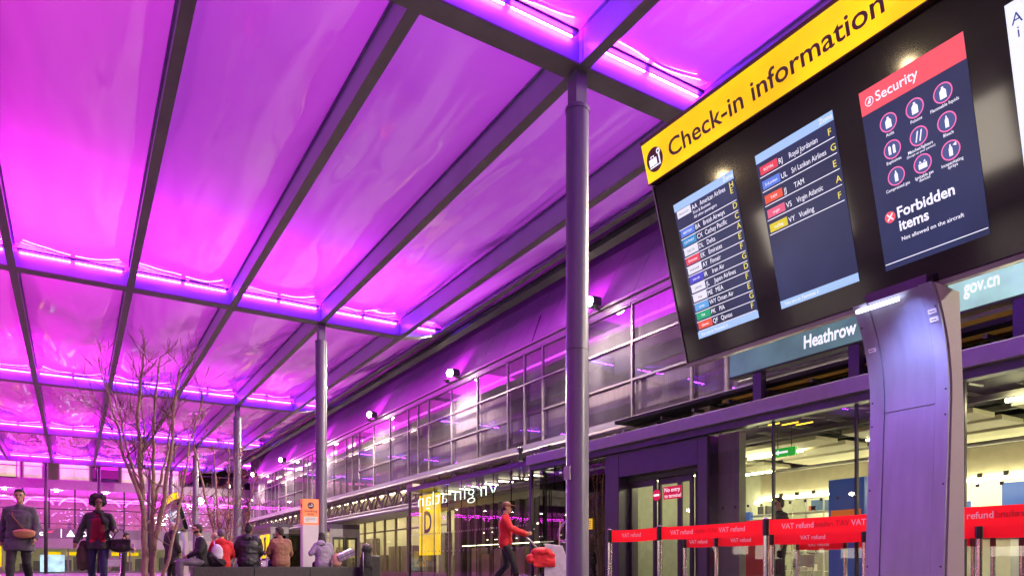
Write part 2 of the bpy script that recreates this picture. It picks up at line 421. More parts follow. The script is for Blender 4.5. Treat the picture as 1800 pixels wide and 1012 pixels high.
for yb in BEAMS[1:]:
    c=thing('canopy_column',col_lab[yb],'column',(5.5,yb,0),group='columns of the canopy')
    MB().lathe([(.26,.0),(.26,.03),(.15,.05),(.146,.06),(.146,6.25)],5.5,yb).build('shaft',COLUMN,c,smooth=False)
    smooth_angle(c.children[0])
    MB().box(5.33,5.352,yb-.06,yb+.06,1.55,1.72).build('notice_plate',FASCIA,c)
    MB().lathe([(.150,3.2),(.1505,3.205),(.150,3.21)],5.5,yb).build('weld_seam',DARK,c)
    MB().lathe([(.155,6.25),(.155,6.30),(.12,6.33)],5.5,yb).build('collar',COLUMN,c)
    MB().box(5.41,5.59,yb-.09,yb+.09,6.32,ZB-.003).build('head',COLUMN,c,bevel=.01)

# ------------------------------------------------------------------ terminal building along the right
XF=11.5
tb=thing('terminal_building','long terminal building with upper glazed strip, curved cladding roof and trussed underside','building',(12.5,28,0))
Y0,Y1=-6.0,57.0
roof=[(XF,7.02),(XF+.28,7.55),(XF+.62,8.2),(XF+1.15,9.0),(XF+1.9,9.8),(XF+3.2,10.5),(XF+6.5,11)]
yy=Y0; rf=MB()
while yy<Y1:
    w=1.28; prof=roof+[(x+.06,z-.10) for x,z in reversed(roof)]
    rf.prism(prof,yy+.007,yy+w-.007); yy+=w
rf.build('roof',CLAD,tb)
MB().prism([(x+.03,z-.04) for x,z in roof]+[(x+.2,z-.2) for x,z in reversed(roof)],Y0,Y1).build('roof_underlay',DARK,tb)
MB().box(XF-.14,XF-.02,Y0,Y1,6.93,7.0).box(XF-.06,XF+.0,Y0,Y1,6.80,6.929).build('eaves_rail',FRAME,tb)
MB().box(XF-.10,XF+.05,Y0,Y1,3.90,4.03).box(XF-.16,XF-.101,Y0,Y1,3.86,3.95).build('sill_rail',FASCIA,tb)
MB().box(XF+.06,15.5,Y0,Y1,3.78,3.9).build('floor_slab',BEIGE,tb)
MB().box(14.4,14.6,Y0,Y1,3.905,7.2).build('office_back_wall',mat('office wall',(.25,.23,.20),.7),tb)
MB().box(XF+.15,14.39,Y0,Y1,6.82,6.9).build('office_ceiling',WHITE,tb)
# glazed strip, bays W W W N N
per=7.74; wy=1.94
bays=[]; y=15.08-per*3
seq=[.97,.97,1.94,1.94,1.92]
y=17.04
start=17.04-per*3
y=start; i=0
while y<Y1-.3:
    w=seq[i%5]; 
    if y>3: bays.append((y,min(y+w,Y1),w<1.5))
    y+=w; i+=1
zr=[4.03,4.955,5.88,6.80]
office_lights=[]
for (a,b_,nar) in bays:
    w=MB(); t=.026
    w.box(XF-.025,XF+.05,a,a+t,4.03,6.80); w.box(XF-.025,XF+.05,b_-t,b_,4.03,6.80)
    rows=[4.03,5.88,6.80] if nar else zr
    for z in rows[1:-1]: w.box(XF-.022,XF+.045,a+t,b_-t,z-.024,z+.024)
    w.box(XF-.045,XF+.055,a+t,b_-t,4.03,4.07); w.box(XF-.045,XF+.055,a+t,b_-t,6.76,6.80)
    fr=w.build('window',FRAME,tb)
    p=MB()
    for k in range(len(rows)-1):
        z0=rows[k]+(.04 if k==0 else .03); z1=rows[k+1]-(.04 if k==len(rows)-2 else .03)
        d=rng.uniform(-.006,.006)
        p.add([(XF+.01,a+t,z0),(XF+.01+d,b_-t,z0),(XF+.01+d*.5,b_-t,z1),(XF+.01,a+t,z1)],[(0,1,2,3)])
    p.build('pane',STRIPG,fr)
# blinds behind the panes and office ceiling tubes (offices lit at the far end)
bl=MB()
for (a,b_,nar) in bays:
    for k in range(3):
        if rng.random()<(.93 if a<24 else .45): 
            hgt=rng.choice([.92,.92,.5,.7]); bl.add([(XF+.16,a+.05,zr[k+1]-.02),(XF+.16,b_-.05,zr[k+1]-.02),(XF+.16,b_-.05,zr[k+1]-hgt),(XF+.16,a+.05,zr[k+1]-hgt)],[(0,3,2,1)])
bl.build('roller_blinds',mat('blind fabric',(.50,.44,.46),.8,var=.3,stretch=(1,14,.3)),tb)
ol=MB()
y=30.5
while y<56:
    for x in (12.4,13.4): ol.box(x,x+.12,y,y+1.5,6.74,6.78)
    y+=2.6
ol.build('office_tubes',glow('office tube',(1,.93,.62),10),tb)
# truss under the strip
tr=MB()
for X in (11.15,11.95):
    tr.tube([(X,10.6,3.74),(X,57,3.74)],.075,8); tr.tube([(X,10.6,2.86),(X,57,2.86)],.065,8)
for X,o in ((11.15,0),(11.95,.55)):
    y=10.8+o; up=True
    while y<56:
        tr.tube([(X,y,3.70 if up else 2.9),(X,y+.62,2.9 if up else 3.70)],.036,6); y+=.62; up=not up
y=11
while y<56: tr.tube([(11.15,y,2.86),(11.95,y+.3,3.74)],.03,6); y+=1.24
tr.build('truss',mat('truss paint',(.22,.17,.20),.45),tb,smooth=False)
smooth_angle(tb.children[-1])
MB().box(12.3,12.5,12.8,57,2.62,3.77).box(12.3,12.5,10.6,12.799,3.31,3.77).build('truss_back_wall',BEIGE,tb)
MB().box(10.95,12.29,24.2,57,2.60,2.70).tube([(10.95,24.2,2.68),(10.95,57,2.68)],.07,8).build('eave_canopy',FASCIA,tb)
MB().box(10.9,11.4,10.15,10.6,3.36,3.88).build('bearing_block',mat('pink concrete',(.5,.38,.36),.8),tb)
MB().box(10.8,11.2,24.7,25.3,3.2,3.55).build('bearing_block',mat('pink concrete',(.5,.38,.36),.8),tb)
MB().tube([(11.2,-6,4.4),(11.2,9.8,4.4)],.09,8).tube([(11.0,-6,3.72),(11.0,10,3.72)],.07,8).tube([(11.35,-6,4.12),(11.35,9.8,4.12)],.05,8).build('service_pipes',mat('pipe grey',(.3,.28,.3),.4,.4),tb)
MB().box(10.75,10.95,-6,9.7,3.62,3.70).box(10.62,10.72,-6,6.2,3.80,3.86).build('yellow_rail',mat('yellow rail',(.55,.36,.03),.5),tb)
# drain pipes / cable swags on roof edge
MB().tube([(XF-.03,17.6,7.0),(XF+.5,17.9,8.0)],.012,5).build('stay_cable',DARK,tb)
# back volume closing the building
MB().box(17.8,18.0,Y0,Y1+1,0,11).box(XF+.05,17.79,Y1,Y1+.2,4.0,9.9).build('rear_wall',DARK,tb)
# ground floor shopfront far
sf=MB(); y=24.4; ys=[]
while y<44: ys.append(y); y+=1.32
for y in ys: sf.box(12.14,12.24,y-.045,y+.045,.0,2.59)
sf.box(12.15,12.23,24.4,44,2.04,2.10).box(12.15,12.23,24.4,44,.0,.22)
sf.build('shopfront_frame',mat('bronze frame',(.22,.17,.12),.4,.3),tb)
for a,b_ in zip(ys[:-1],ys[1:]):
    MB().add([(12.19,a+.045,.22),(12.19,b_-.045,.22),(12.19,b_-.045,2.04),(12.19,a+.045,2.04),(12.19,a+.045,2.10),(12.19,b_-.045,2.10),(12.19,b_-.045,2.59),(12.19,a+.045,2.59)],[(0,1,2,3),(4,5,6,7)]).build('shop_window',CLEAR,tb)
MB().box(15.5,15.7,24,57,.0,3.7).build('shop_back_wall',BEIGE,tb)
MB().box(12.3,15.49,24,57,3.2,3.26).build('shop_ceiling',WHITE,tb)
st=MB(); y=25
while y<56: 
    st.box(12.7,12.82,y,y+1.7,3.14,3.19).box(14.2,14.32,y,y+1.7,3.14,3.19); y+=2.3
st.build('shop_tubes',WARMSOFT,tb)
sh=MB(); r2=random.Random(3); y=25
while y<50:
    sh.box(15.1,15.49,y,y+r2.uniform(.7,1.6),0,r2.uniform(.9,2.3)); y+=1.9
sh.build('shop_shelving',mat('dark joinery',(.10,.07,.05),.5),tb)

# ------------------------------------------------------------------ glass vestibule (left)
gv=thing('glass_vestibule','clear glass entrance vestibule with lit interior and slim lilac roof edge','vestibule',(10.2,19.6,0))
XV=10.2
MB().box(XV-.04,12.1,15.6,23.62,3.10,3.24).build('roof_edge',PANEL,gv)
fm=MB(); 
fm.box(XV-.03,XV+.05,23.54,23.62,0,3.10).box(XV-.03,XV+.05,15.6,15.70,0,3.10).box(10.95,11.05,15.6,15.70,0,3.1).box(XV-.03,XV+.05,15.70,23.54,0,.10).box(XV+.051,10.949,15.62,15.68,0,.10)
fm.build('frame',mat('dark bronze',(.06,.055,.06),.35,.3),gv)
ys=[15.70+i*(23.54-15.70)/8 for i in range(9)]
for a,b_ in zip(ys[:-1],ys[1:]):
    MB().add([(XV,a+.006,.1),(XV,b_-.006,.1),(XV,b_-.006,3.1),(XV,a+.006,3.1)],[(0,1,2,3)]).build('glass_panel',CLEAR,gv)
fins=MB()
for y in ys[1:-1]: fins.box(XV+.004,XV+.03,y-.007,y+.007,.1,3.1)
fins.build('glass_fins',DARKG,gv)
dots=MB()
for k in range(54):
    y=15.85+k*.142
    dots.box(XV-.012,XV-.006,y,y+.05,1.52,1.57)
    if k%2: dots.box(XV-.012,XV-.006,y,y+.05,.93,.98)
dots.build('glass_markers',mat('marker dots',(.35,.33,.28),.5),gv)
MB().box(12.3,12.42,12.7,24.2,0,2.6).build('inner_wall',mat('inner stone',(.16,.14,.10),.5,var=.4,vscale=2,stretch=(1,2,.3)),gv)
inn=MB(); r2=random.Random(8)
for k in range(14):
    y=15.9+k*.56; inn.box(12.1,12.29,y,y+r2.uniform(.05,.25),0,2.6)
inn.build('inner_mullions',mat('brown mullion',(.05,.035,.03),.4),gv)
lt=MB()
for k in range(9):
    y=16.1+k*.85; lt.box(11.0,11.5,y,y+.06,3.02,3.06); 
lt.box(12.0,12.03,16.5,23.0,1.18,1.20)
lt.build('ceiling_lights',glow('vestibule light',(1,.9,.6),6),gv)
sp=MB()
for k in range(46):
    y=r2.uniform(15.9,21.8); z=r2.choice([.5,.75,1.1,1.35,1.6,1.75]); s=r2.uniform(.012,.035)
    sp.box(12.05,12.08,y,y+s*2,z,z+s)
sp.build('display_lights',glow('display sparkle',(1,.95,.75),5),gv)
cs=MB()
for k in range(8):
    y=16+k*.72; cs.box(11.6,11.95,y,y+.5,0,r2.uniform(.6,1.1))
cs.build('counters',mat('counter wood',(.28,.20,.11),.4),gv)
# dark entry recess between vestibule and portal
dk=thing('dark_glass_screen','black glass screen between the clear vestibule and the purple portal','glass screen',(10.35,14.1,0))
for a,b_ in ((12.75,14.15),(14.17,15.58)):
    MB().add([(10.42,a,.02),(10.42,b_,.02),(10.42,b_,2.95),(10.42,a,2.95)],[(0,1,2,3)]).build('glass_panel',DARKG,dk)
MB().box(10.38,10.46,14.14,14.18,0,2.95).box(10.36,10.5,12.64,12.72,0,2.95).build('frame',BLACK,dk)
MB().box(11.2,11.3,12.7,15.6,0,3.0).build('dark_wall',BLACK,dk)
s=MB().box(10.385,10.40,13.32,13.72,1.33,1.58).build('notice',glow('yellow notice',(.9,.5,.02),.75),dk)
ln=MB()
for k in range(4): ln.box(10.380,10.384,13.36,13.68-.05*(k%2),1.375+.045*k,1.387+.045*k)
ln.build('notice_lines',BROWN,s)

# reflection of neon letters modelled as glowing text, and zone sign, inside the vestibule
ne=MB().text(wallX(10.5),'virgin atlan',-23.5,2.56,width=5.6,height=.50,mirror=True,bold=-.02)
neon=ne.build('neon_reflection',NEON); tag(neon,'reflected white neon airline lettering modelled backwards behind the vestibule glass','neon reflection')
zs=thing('zone_sign','tall yellow lit sign with letter D behind the vestibule glass','sign',(10.8,23.2,.86))
MB().box(10.76,10.88,22.45,24.0,.86,3.02).build('lightbox',YELLOW,zs)
MB().text(wallX(10.755),'D',-23.55,1.66,height=.80,width=.62,bold=.02).build('letter',BROWN,zs)

# ------------------------------------------------------------------ entrance portal (right)
ep=thing('entrance_portal','purple panelled entrance portal with sliding door and large shop glazing','entrance',(10.2,6,0))
XP=10.2
MB().box(10.281,12.2,-6,12.7,3.24,3.298).build('portal_roof',mat('unlit void dark',(.025,.025,.025),.8),ep)  # dark colour stands for the unlit void under the roof
MB().box(9.98,10.28,-6,15.56,3.06,3.30).build('fascia',FASCIA,ep,bevel=.01)
MB().box(10.08,10.27,-6,15.54,2.93,3.058).build('fascia_recess',PANEL,ep)
# door surround
MB().box(XP-.02,10.75,9.56,9.80,0,2.93).box(XP-.02,10.75,12.12,12.58,0,2.93).box(XP-.016,10.75,9.802,12.118,2.40,2.93).build('door_surround',PANEL,ep,bevel=.012)
MB().box(XP-.021,XP-.0185,9.78,9.79,0,2.93).box(XP-.021,XP-.0185,12.48,12.49,0,2.93).build('panel_joints',DARK,ep)
def leaf(y0,y1,x,z1=2.30):
    d=MB(); t=.075
    d.box(x,x+.05,y0,y0+t,.02,z1).box(x,x+.05,y1-t,y1,.02,z1).box(x,x+.05,y0+t,y1-t,z1-.13,z1).box(x,x+.05,y0+t,y1-t,.02,.13)
    o=d.build('door',mat('dark door frame',(.05,.035,.06),.35,.2),ep)
    MB().add([(x+.025,y0+t,.13),(x+.025,y1-t,.13),(x+.025,y1-t,z1-.13),(x+.025,y0+t,z1-.13)],[(0,1,2,3)]).build('door_glass',DOORG,o)
    return o
leaf(11.28,12.10,10.48); d2=leaf(10.62,11.26,10.54); leaf(10.22,10.60,10.48); leaf(9.82,10.20,10.54)
MB().box(10.44,10.75,9.802,12.118,2.302,2.40).build('door_track',DARK,ep)
sg=MB().box(10.462,10.472,10.50,11.02,1.84,2.10).build('no_entry_sign',glow('red sign',(.62,.01,.06),.8),ep)
f=wallX(10.46); MB().text(f,'No entry',-10.98,1.99,size=.12).text(f,'to terminal',-10.98,1.87,size=.105).build('lettering',TXTW,sg)
sg=MB().disc(wallX(10.462),-11.22,1.95,.12).build('no_entry_roundel',glow('red sign',(.62,.01,.06),.8),ep)
MB().fbox(wallX(10.456),-11.30,-11.14,1.93,1.97,0,.003).build('bar',TXTW,sg)
# large glazing
GZ=[(9.50,8.95),(8.95,8.07),(8.07,6.55),(6.55,5.0),(5.0,3.2),(3.2,1.4),(1.4,-.6),(-.6,-2.6),(-2.6,-5.9)]
for a,b_ in GZ:
    MB().add([(XP,b_+.01,.08),(XP,a-.01,.08),(XP,a-.01,2.93),(XP,b_+.01,2.93)],[(0,1,2,3)]).build('shop_glass',CLEAR,ep)
mu=MB()
for y in (8.07,6.55,5.0,3.2,1.4,-.6,-2.6): mu.box(XP-.025,XP+.03,y-.018,y+.018,.08,2.93)
mu.box(XP-.03,XP+.05,-6,9.55,0,.078)
mu.build('mullions',mat('dark mullion',(.03,.02,.035),.3,.3),ep)
MB().box(10.42,10.60,9.0,9.50,0,2.93).build('grey_pillar',mat('grey pillar',(.13,.125,.12),.4),ep)
MB().tube([(10.42,6.32,0),(10.42,6.32,2.93)],.07,16).build('chrome_post',CHROME,ep,smooth=True)
dots=MB()
for k in range(30):
    y=9.45-k*.29; dots.box(XP-.012,XP-.006,y,y+.045,1.50,1.545)
dots.build('glass_markers',mat('marker black',(.03,.03,.03),.5),ep)
# interior
MB().box(10.5,17.7,-6,12.64,3.68,3.75).build('ceiling_void_shade',mat('unlit void dark',(.025,.025,.025),.8),ep)  # dark sheet whose colour stands for unlit ceiling space
tr=MB()
y=-5
while y<12: tr.box(10.6,15.4,y,y+.06,3.56,3.62).tube([(10.7,y+.3,3.02),(11.8,y+.62,3.20)],.02,6); y+=.9
for x in (12.1,13.08,14.1): tr.box(x,x+.08,-6,12.6,3.03,3.12)
tr.build('ceiling_grid',mat('grid metal',(.16,.15,.14),.5),ep)
pn=MB()
for x0,x1 in ((12.3,13.0),(13.25,14.0),(14.3,15.3)):
    y=-5.5
    while y<12: pn.box(x0,x1,y,y+2.3,2.92,3.0); y+=2.85
pn.build('ceiling_panels',mat('cream panel',(.62,.58,.44),.6,var=.04),ep)
tu=MB()
y=-5
while y<12.3: tu.box(15.44,15.49,y,y+1.32,2.17,2.21); y+=1.4
tu.box(12.0,12.06,-5,5.3,2.93,2.98); tu.box(11.4,11.46,10.3,12.2,2.4,2.43); tu.box(12.9,12.96,10.2,12.2,2.5,2.53); tu.box(16.4,16.5,-5,12.4,2.84,2.88)
y=-4.6
while y<12: tu.box(13.08,13.14,y,y+1.4,2.88,2.91); y+=2.85
tu.build('light_tubes',WARM,ep)
MB().box(15.5,15.65,-6,12.7,2.22,2.86).build('bulkhead',BEIGE,ep)
MB().box(15.66,17.7,-6,12.7,2.9,2.96).build('back_ceiling',WHITE,ep)
MB().box(17.4,17.6,-6,14,0,3.0).build('back_wall',WHITE,ep)
MB().box(10.8,17.3,12.65,12.75,0,3.6).build('end_wall',mat('grey green wall',(.35,.36,.30),.6),ep)
kk=MB()
y=-5
while y<12.3: kk.box(15.40,15.435,y,y+.09,2.22,2.31); y+=.47
kk.build('strip_clips',BLACK,ep)
am=MB()
for k,(x,y) in enumerate(((11.1,9.0),(11.1,8.6),(11.1,8.3))): am.box(x,x+.02,y-.34,y,3.09-.05*k,3.105-.05*k)
am.build('amber_display',glow('amber',(1,.55,.02),4),ep)
# dark figure of a pillar inside
MB().box(12.6,12.9,3.9,4.25,0,3.3).box(12.52,12.98,3.82,4.33,2.4,2.9).build('inner_pillar',mat('charcoal pillar',(.05,.045,.045),.4),ep)

def kiosk(x,y0,y1,z1,col,label,poster=None):
    k=thing('display_panel',label,'display panel',(x,(y0+y1)/2,0))
    MB().box(x,x+.12,y0,y1,.08,z1).build('panel',col,k,bevel=.01)
    MB().box(x-.08,x+.2,y0+.05,y0+.15,0,.078).box(x-.08,x+.2,y1-.15,y1-.05,0,.078).build('feet',DARK,k)
    if poster: MB().box(x-.01,x-.003,y0+.06,y1-.06,z1*poster[0],z1*poster[1]).build('poster',poster[2],k)
    return k
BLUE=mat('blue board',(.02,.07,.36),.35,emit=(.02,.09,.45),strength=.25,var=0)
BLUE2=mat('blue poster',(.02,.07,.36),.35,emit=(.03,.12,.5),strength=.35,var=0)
SOFF=glow('soffit tube',(1,.85,.55),7)
st=MB(); y=10.8
while y<56: st.box(12.2,12.29,y,y+2.1,3.70,3.75); y+=2.2
st.build('soffit_tubes',SOFF,tb)
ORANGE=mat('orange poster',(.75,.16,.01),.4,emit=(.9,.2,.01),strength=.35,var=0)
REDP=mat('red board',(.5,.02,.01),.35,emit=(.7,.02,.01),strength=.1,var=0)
kiosk(12.7,8.0,8.75,2.15,BLUE,'tall blue display panel with orange poster behind the shop glass',(.45,.72,ORANGE))
kiosk(16.6,5.2,7.4,2.2,BLUE2,'wide blue poster board right of the tapered pole')
kiosk(16.9,8.2,10.6,1.9,BLUE2,'blue poster board deep behind the hanging exit sign')
kiosk(16.6,2.6,4.9,2.2,BLUE2,'wide blue poster board at the right picture edge')
kiosk(13.2,11.1,12.4,1.7,BLUE,'blue board seen through the sliding door')
kiosk(11.2,8.9,9.9,1.35,REDP,'dark red display panel behind the barrier tape')
kiosk(12.6,6.75,7.15,1.25,REDP,'orange red narrow panel near the chrome post')
kiosk(13.2,4.3,4.55,1.3,REDP,'narrow red panel beside the charcoal pillar')
wc=MB()
for k in range(9): wc.box(15.6,16.1,-4+k*1.8,-2.6+k*1.8,0,1.0)
cn=thing('service_counter','long white service counter deep inside the shop','counter',(15.8,4,0)); wc.build('units',WHITE,cn,bevel=.01)
ts=MB()
for k in range(9): ts.box(15.55,16.12,-4.05+k*1.8,-2.55+k*1.8,1.003,1.04)
ts.build('worktop',DARK,cn)
cs=MB()
for k in range(9): cs.box(15.75,15.79,-3.7+k*1.8,-3.2+k*1.8,1.05,1.4)
cs.build('monitors',BLACK,cn)
ex=thing('exit_sign','green lit exit sign hanging inside the shop','exit sign',(11.3,8.75,2.45))
MB().box(11.28,11.34,8.45,8.95,2.50,2.66).build('case',glow('exit green',(.02,.55,.06),.6),ex)
f=wallX(11.275); MB().poly(f,[(-8.9,2.58),(-8.8,2.63),(-8.8,2.60),(-8.6,2.60),(-8.6,2.56),(-8.8,2.56),(-8.8,2.53)]).build('arrow',TXTW,ex)
MB().tube([(11.31,8.55,2.66),(11.31,8.55,3.34)],.008,6).tube([(11.31,8.85,2.66),(11.31,8.85,3.34)],.008,6).build('hangers',DARK,ex)

# big lightbox above the portal
ls=thing('airport_sign','long teal lightbox sign with white airport name above the portal','sign',(10.3,5,3.3))
MB().box(10.33,10.55,-4,9.15,3.90,4.62).build('case',DARK,ls)
MB().box(10.31,10.329,6.1,9.12,3.93,4.59).build('panel',glow('dim teal',(.10,.19,.205),.85,.2),ls)
MB().box(10.31,10.329,-3.97,6.06,3.93,4.59).build('panel',glow('bright teal',(.40,.70,.60),.9,.2),ls)
f=wallX(10.307); a=MB().text(f,'Heathrow',-7.55,4.05,width=.93,height=.22,bold=.022); a.build('lettering',TXTW,ls)
t=MB().text(f,'gov.cn',-5.06,4.13,width=.44,height=.20,bold=.015); t.build('lettering',TXTW,ls)
for y in (8.55,6.7,4.4,2): MB().box(10.36,10.5,y-.09,y+.09,3.302,3.90).build('bracket',PANEL,ls)

su=thing('wire_shelving','white wire shelving with small boxes behind the grey pillar','shelving',(14.2,11,0))
q=MB()
for y in (9.9,10.7,11.5,12.3): q.tube([(14.2,y,0),(14.2,y,1.95)],.018,6).tube([(14.7,y,0),(14.7,y,1.95)],.018,6)
for z in (.35,.8,1.25,1.7): q.tube([(14.2,9.9,z),(14.2,12.3,z)],.012,6).box(14.2,14.7,9.9,12.3,z-.012,z)
q.build('frame',WHITE,su); r5=random.Random(6); cols=[(.5,.1,.05),(.1,.2,.45),(.5,.45,.3),(.08,.08,.09),(.55,.5,.5)]
for k in range(14):
    y=r5.uniform(9.95,12.0); z=r5.choice([.35,.8,1.25,1.7]); w_=r5.uniform(.12,.3)
    MB().box(14.24,14.6,y,y+w_,z+.003,z+r5.uniform(.1,.3)).build('box',mat('carton %d'%(k%5),cols[k%5],.6),su)
# unseen terminal added outside the frame so its windows and lamps are reflected
op=thing('added_unseen_terminal','unseen lit terminal block added beyond the left picture edge for reflections','building',(-14,20,0))
MB().box(-15,-14.2,-12,46,0,6.2).build('wall',mat('added unseen wall',(.25,.23,.25),.6),op)
r6=random.Random(41); y=-11
while y<45:
    w_=r6.choice([1.2,2.0,2.8])
    if r6.random()<.7:
        q=MB().box(-14.2,-14.12,y-.06,y+w_+.06,r6.choice([.8,3.2]),r6.choice([2.6,2.7])if 0 else 2.65).build('window_frame',FRAME,op)
        z0=r6.choice([.9,1.2]); MB().box(-14.115,-14.10,y,y+w_,z0,2.6).build('added_lit_window',glow('added reflection window',(1,.88,.72),4.2),q)
    y+=w_+r6.uniform(.5,2.2)
for k in range(9):
    q=MB().box(-14.2,-13.6,-8+6*k,-7.9+6*k,4.2,4.26).build('added_lamp_arm',DARK,op); MB().ell((-13.55,-7.95+6*k,4.15),.14,.14,.10).build('lamp',glow('added reflection lamp',(1,.76,.42),80),q,smooth=True)

# roof objects on the vestibule
cm=thing('security_camera','black dome security camera on a short post on the vestibule roof edge','camera',(10.3,16.35,3.24))
MB().lathe([(.13,3.242),(.11,3.30),(.045,3.33),(.04,3.5),(.06,3.52),(.05,3.54)],10.3,16.35,14).build('post',BLACK,cm)
MB().ell((10.3,16.35,3.60),.085,.085,.085).build('dome',BLACKGLOSS,cm,smooth=True)
cb=thing('roof_speaker','small black box speaker on the portal fascia','speaker',(10.2,14.9,3.30))
MB().box(10.05,10.4,14.6,15.05,3.302,3.46).build('case',BLACK,cb,bevel=.015)
MB().box(10.043,10.048,14.63,15.02,3.32,3.44).build('grille',DARK,cb)

# floodlights on the eaves
fl_lab={-1.2:'floodlight on the eaves beyond the right picture edge',6.5:'floodlight on the eaves hidden near the information board',14.26:'brightest floodlight just right of the nearest column',21.97:'second floodlight left of the nearest column',29.8:'floodlight just right of the middle column',37.6:'floodlight hidden behind the middle column',45.4:'second floodlight from the far end of the glazed strip',53.6:'farthest floodlight at the end of the glazed strip'}
for y,lab in fl_lab.items():
    t=thing('floodlight',lab,'floodlight',(11.2,y,6.95),group='floodlights along the eaves')
    MB().box(11.02,11.30,y-.16,y+.16,6.98,7.20).build('housing',DARK,t,bevel=.02)
    MB().ell((11.0,y,7.07),.10,.16,.12).build('lens',glow('flood lens',(1,.90,.72),130),t,smooth=True)
    MB().box(11.2,11.45,y-.03,y+.03,6.93,6.975).build('bracket',DARK,t)
    L=bpy.data.lights.new('flood_beam','SPOT'); L.energy=3300; L.color=(1,.86,.66); L.spot_size=R(166); L.spot_blend=.5; L.shadow_soft_size=.12
    lo=bpy.data.objects.new('flood_beam',L); C.objects.link(lo); lo.parent=t; lo.location=(-.36,0,.10)
    U=bpy.data.lights.new('magenta_uplight','SPOT'); U.energy=420; U.color=(.9,.02,1); U.spot_size=R(150); U.spot_blend=.9; U.shadow_soft_size=.08
    uo=bpy.data.objects.new('magenta_uplight',U); C.objects.link(uo); uo.parent=t; uo.location=(.02,.75,.14); uo.rotation_euler=Vector((.45,.35,.8)).to_track_quat('-Z','Y').to_euler()
    MB().box(11.16,11.32,y+.67,y+.83,6.98,7.05).box(11.20,11.40,y+.73,y+.77,6.93,6.979).build('uplight_case',DARK,t); MB().box(11.18,11.30,y+.69,y+.81,7.051,7.06).build('uplight_lens',glow('uplight lens',(.9,.05,1),4),t)
    dirv=Vector((-.5,-.05,-.87)); lo.rotation_euler=dirv.to_track_quat('-Z','Y').to_euler()

# ------------------------------------------------------------------ check-in information totem
LT=R(15.8)
SCRB=SCREENBAR
LOGO={'w':glow('logo white',(.8,.85,.9),.9),'b':glow('logo blue',(.10,.22,.70),.9),'t':glow('logo teal',(.03,.28,.55),.9),'r':glow('logo red',(.75,.06,.10),.9),
 'n':glow('logo navy',(.06,.06,.55),.9),'l':glow('logo light blue',(.12,.40,.75),.9),'g':glow('logo green',(.01,.42,.18),.9),'o':glow('logo orange red',(.80,.10,.05),.9),'y':glow('logo yellow',(.70,.62,.03),.9),'p':glow('logo pink',(.75,.12,.22),.9)}
def pole_prof(x0,zt):
    # front edge leans out at the top, hollows at chest height; back edge straight
    front=[(x0-.06,0),(x0-.045,.35),(x0-.02,.8),(x0+.003,1.2),(x0+.012,1.42),(x0-.004,1.58),(x0-.045,1.74),(x0-.11,1.88),(x0-.165,1.965)]
    front=[p for p in front if p[1]<=zt]; out=[]
    P=[front[0]]+front+[front[-1]]
    for i in range(1,len(P)-2):
        for k in range(5):
            t=k/5; q=[]
            for c in (0,1):
                a,b,d,e=P[i-1][c],P[i][c],P[i+1][c],P[i+2][c]
                q.append(.5*(2*b+(d-a)*t+(2*a-5*b+4*d-e)*t*t+(3*b-a-3*d+e)*t**3))
            out.append(tuple(q))
    return out+[front[-1]]
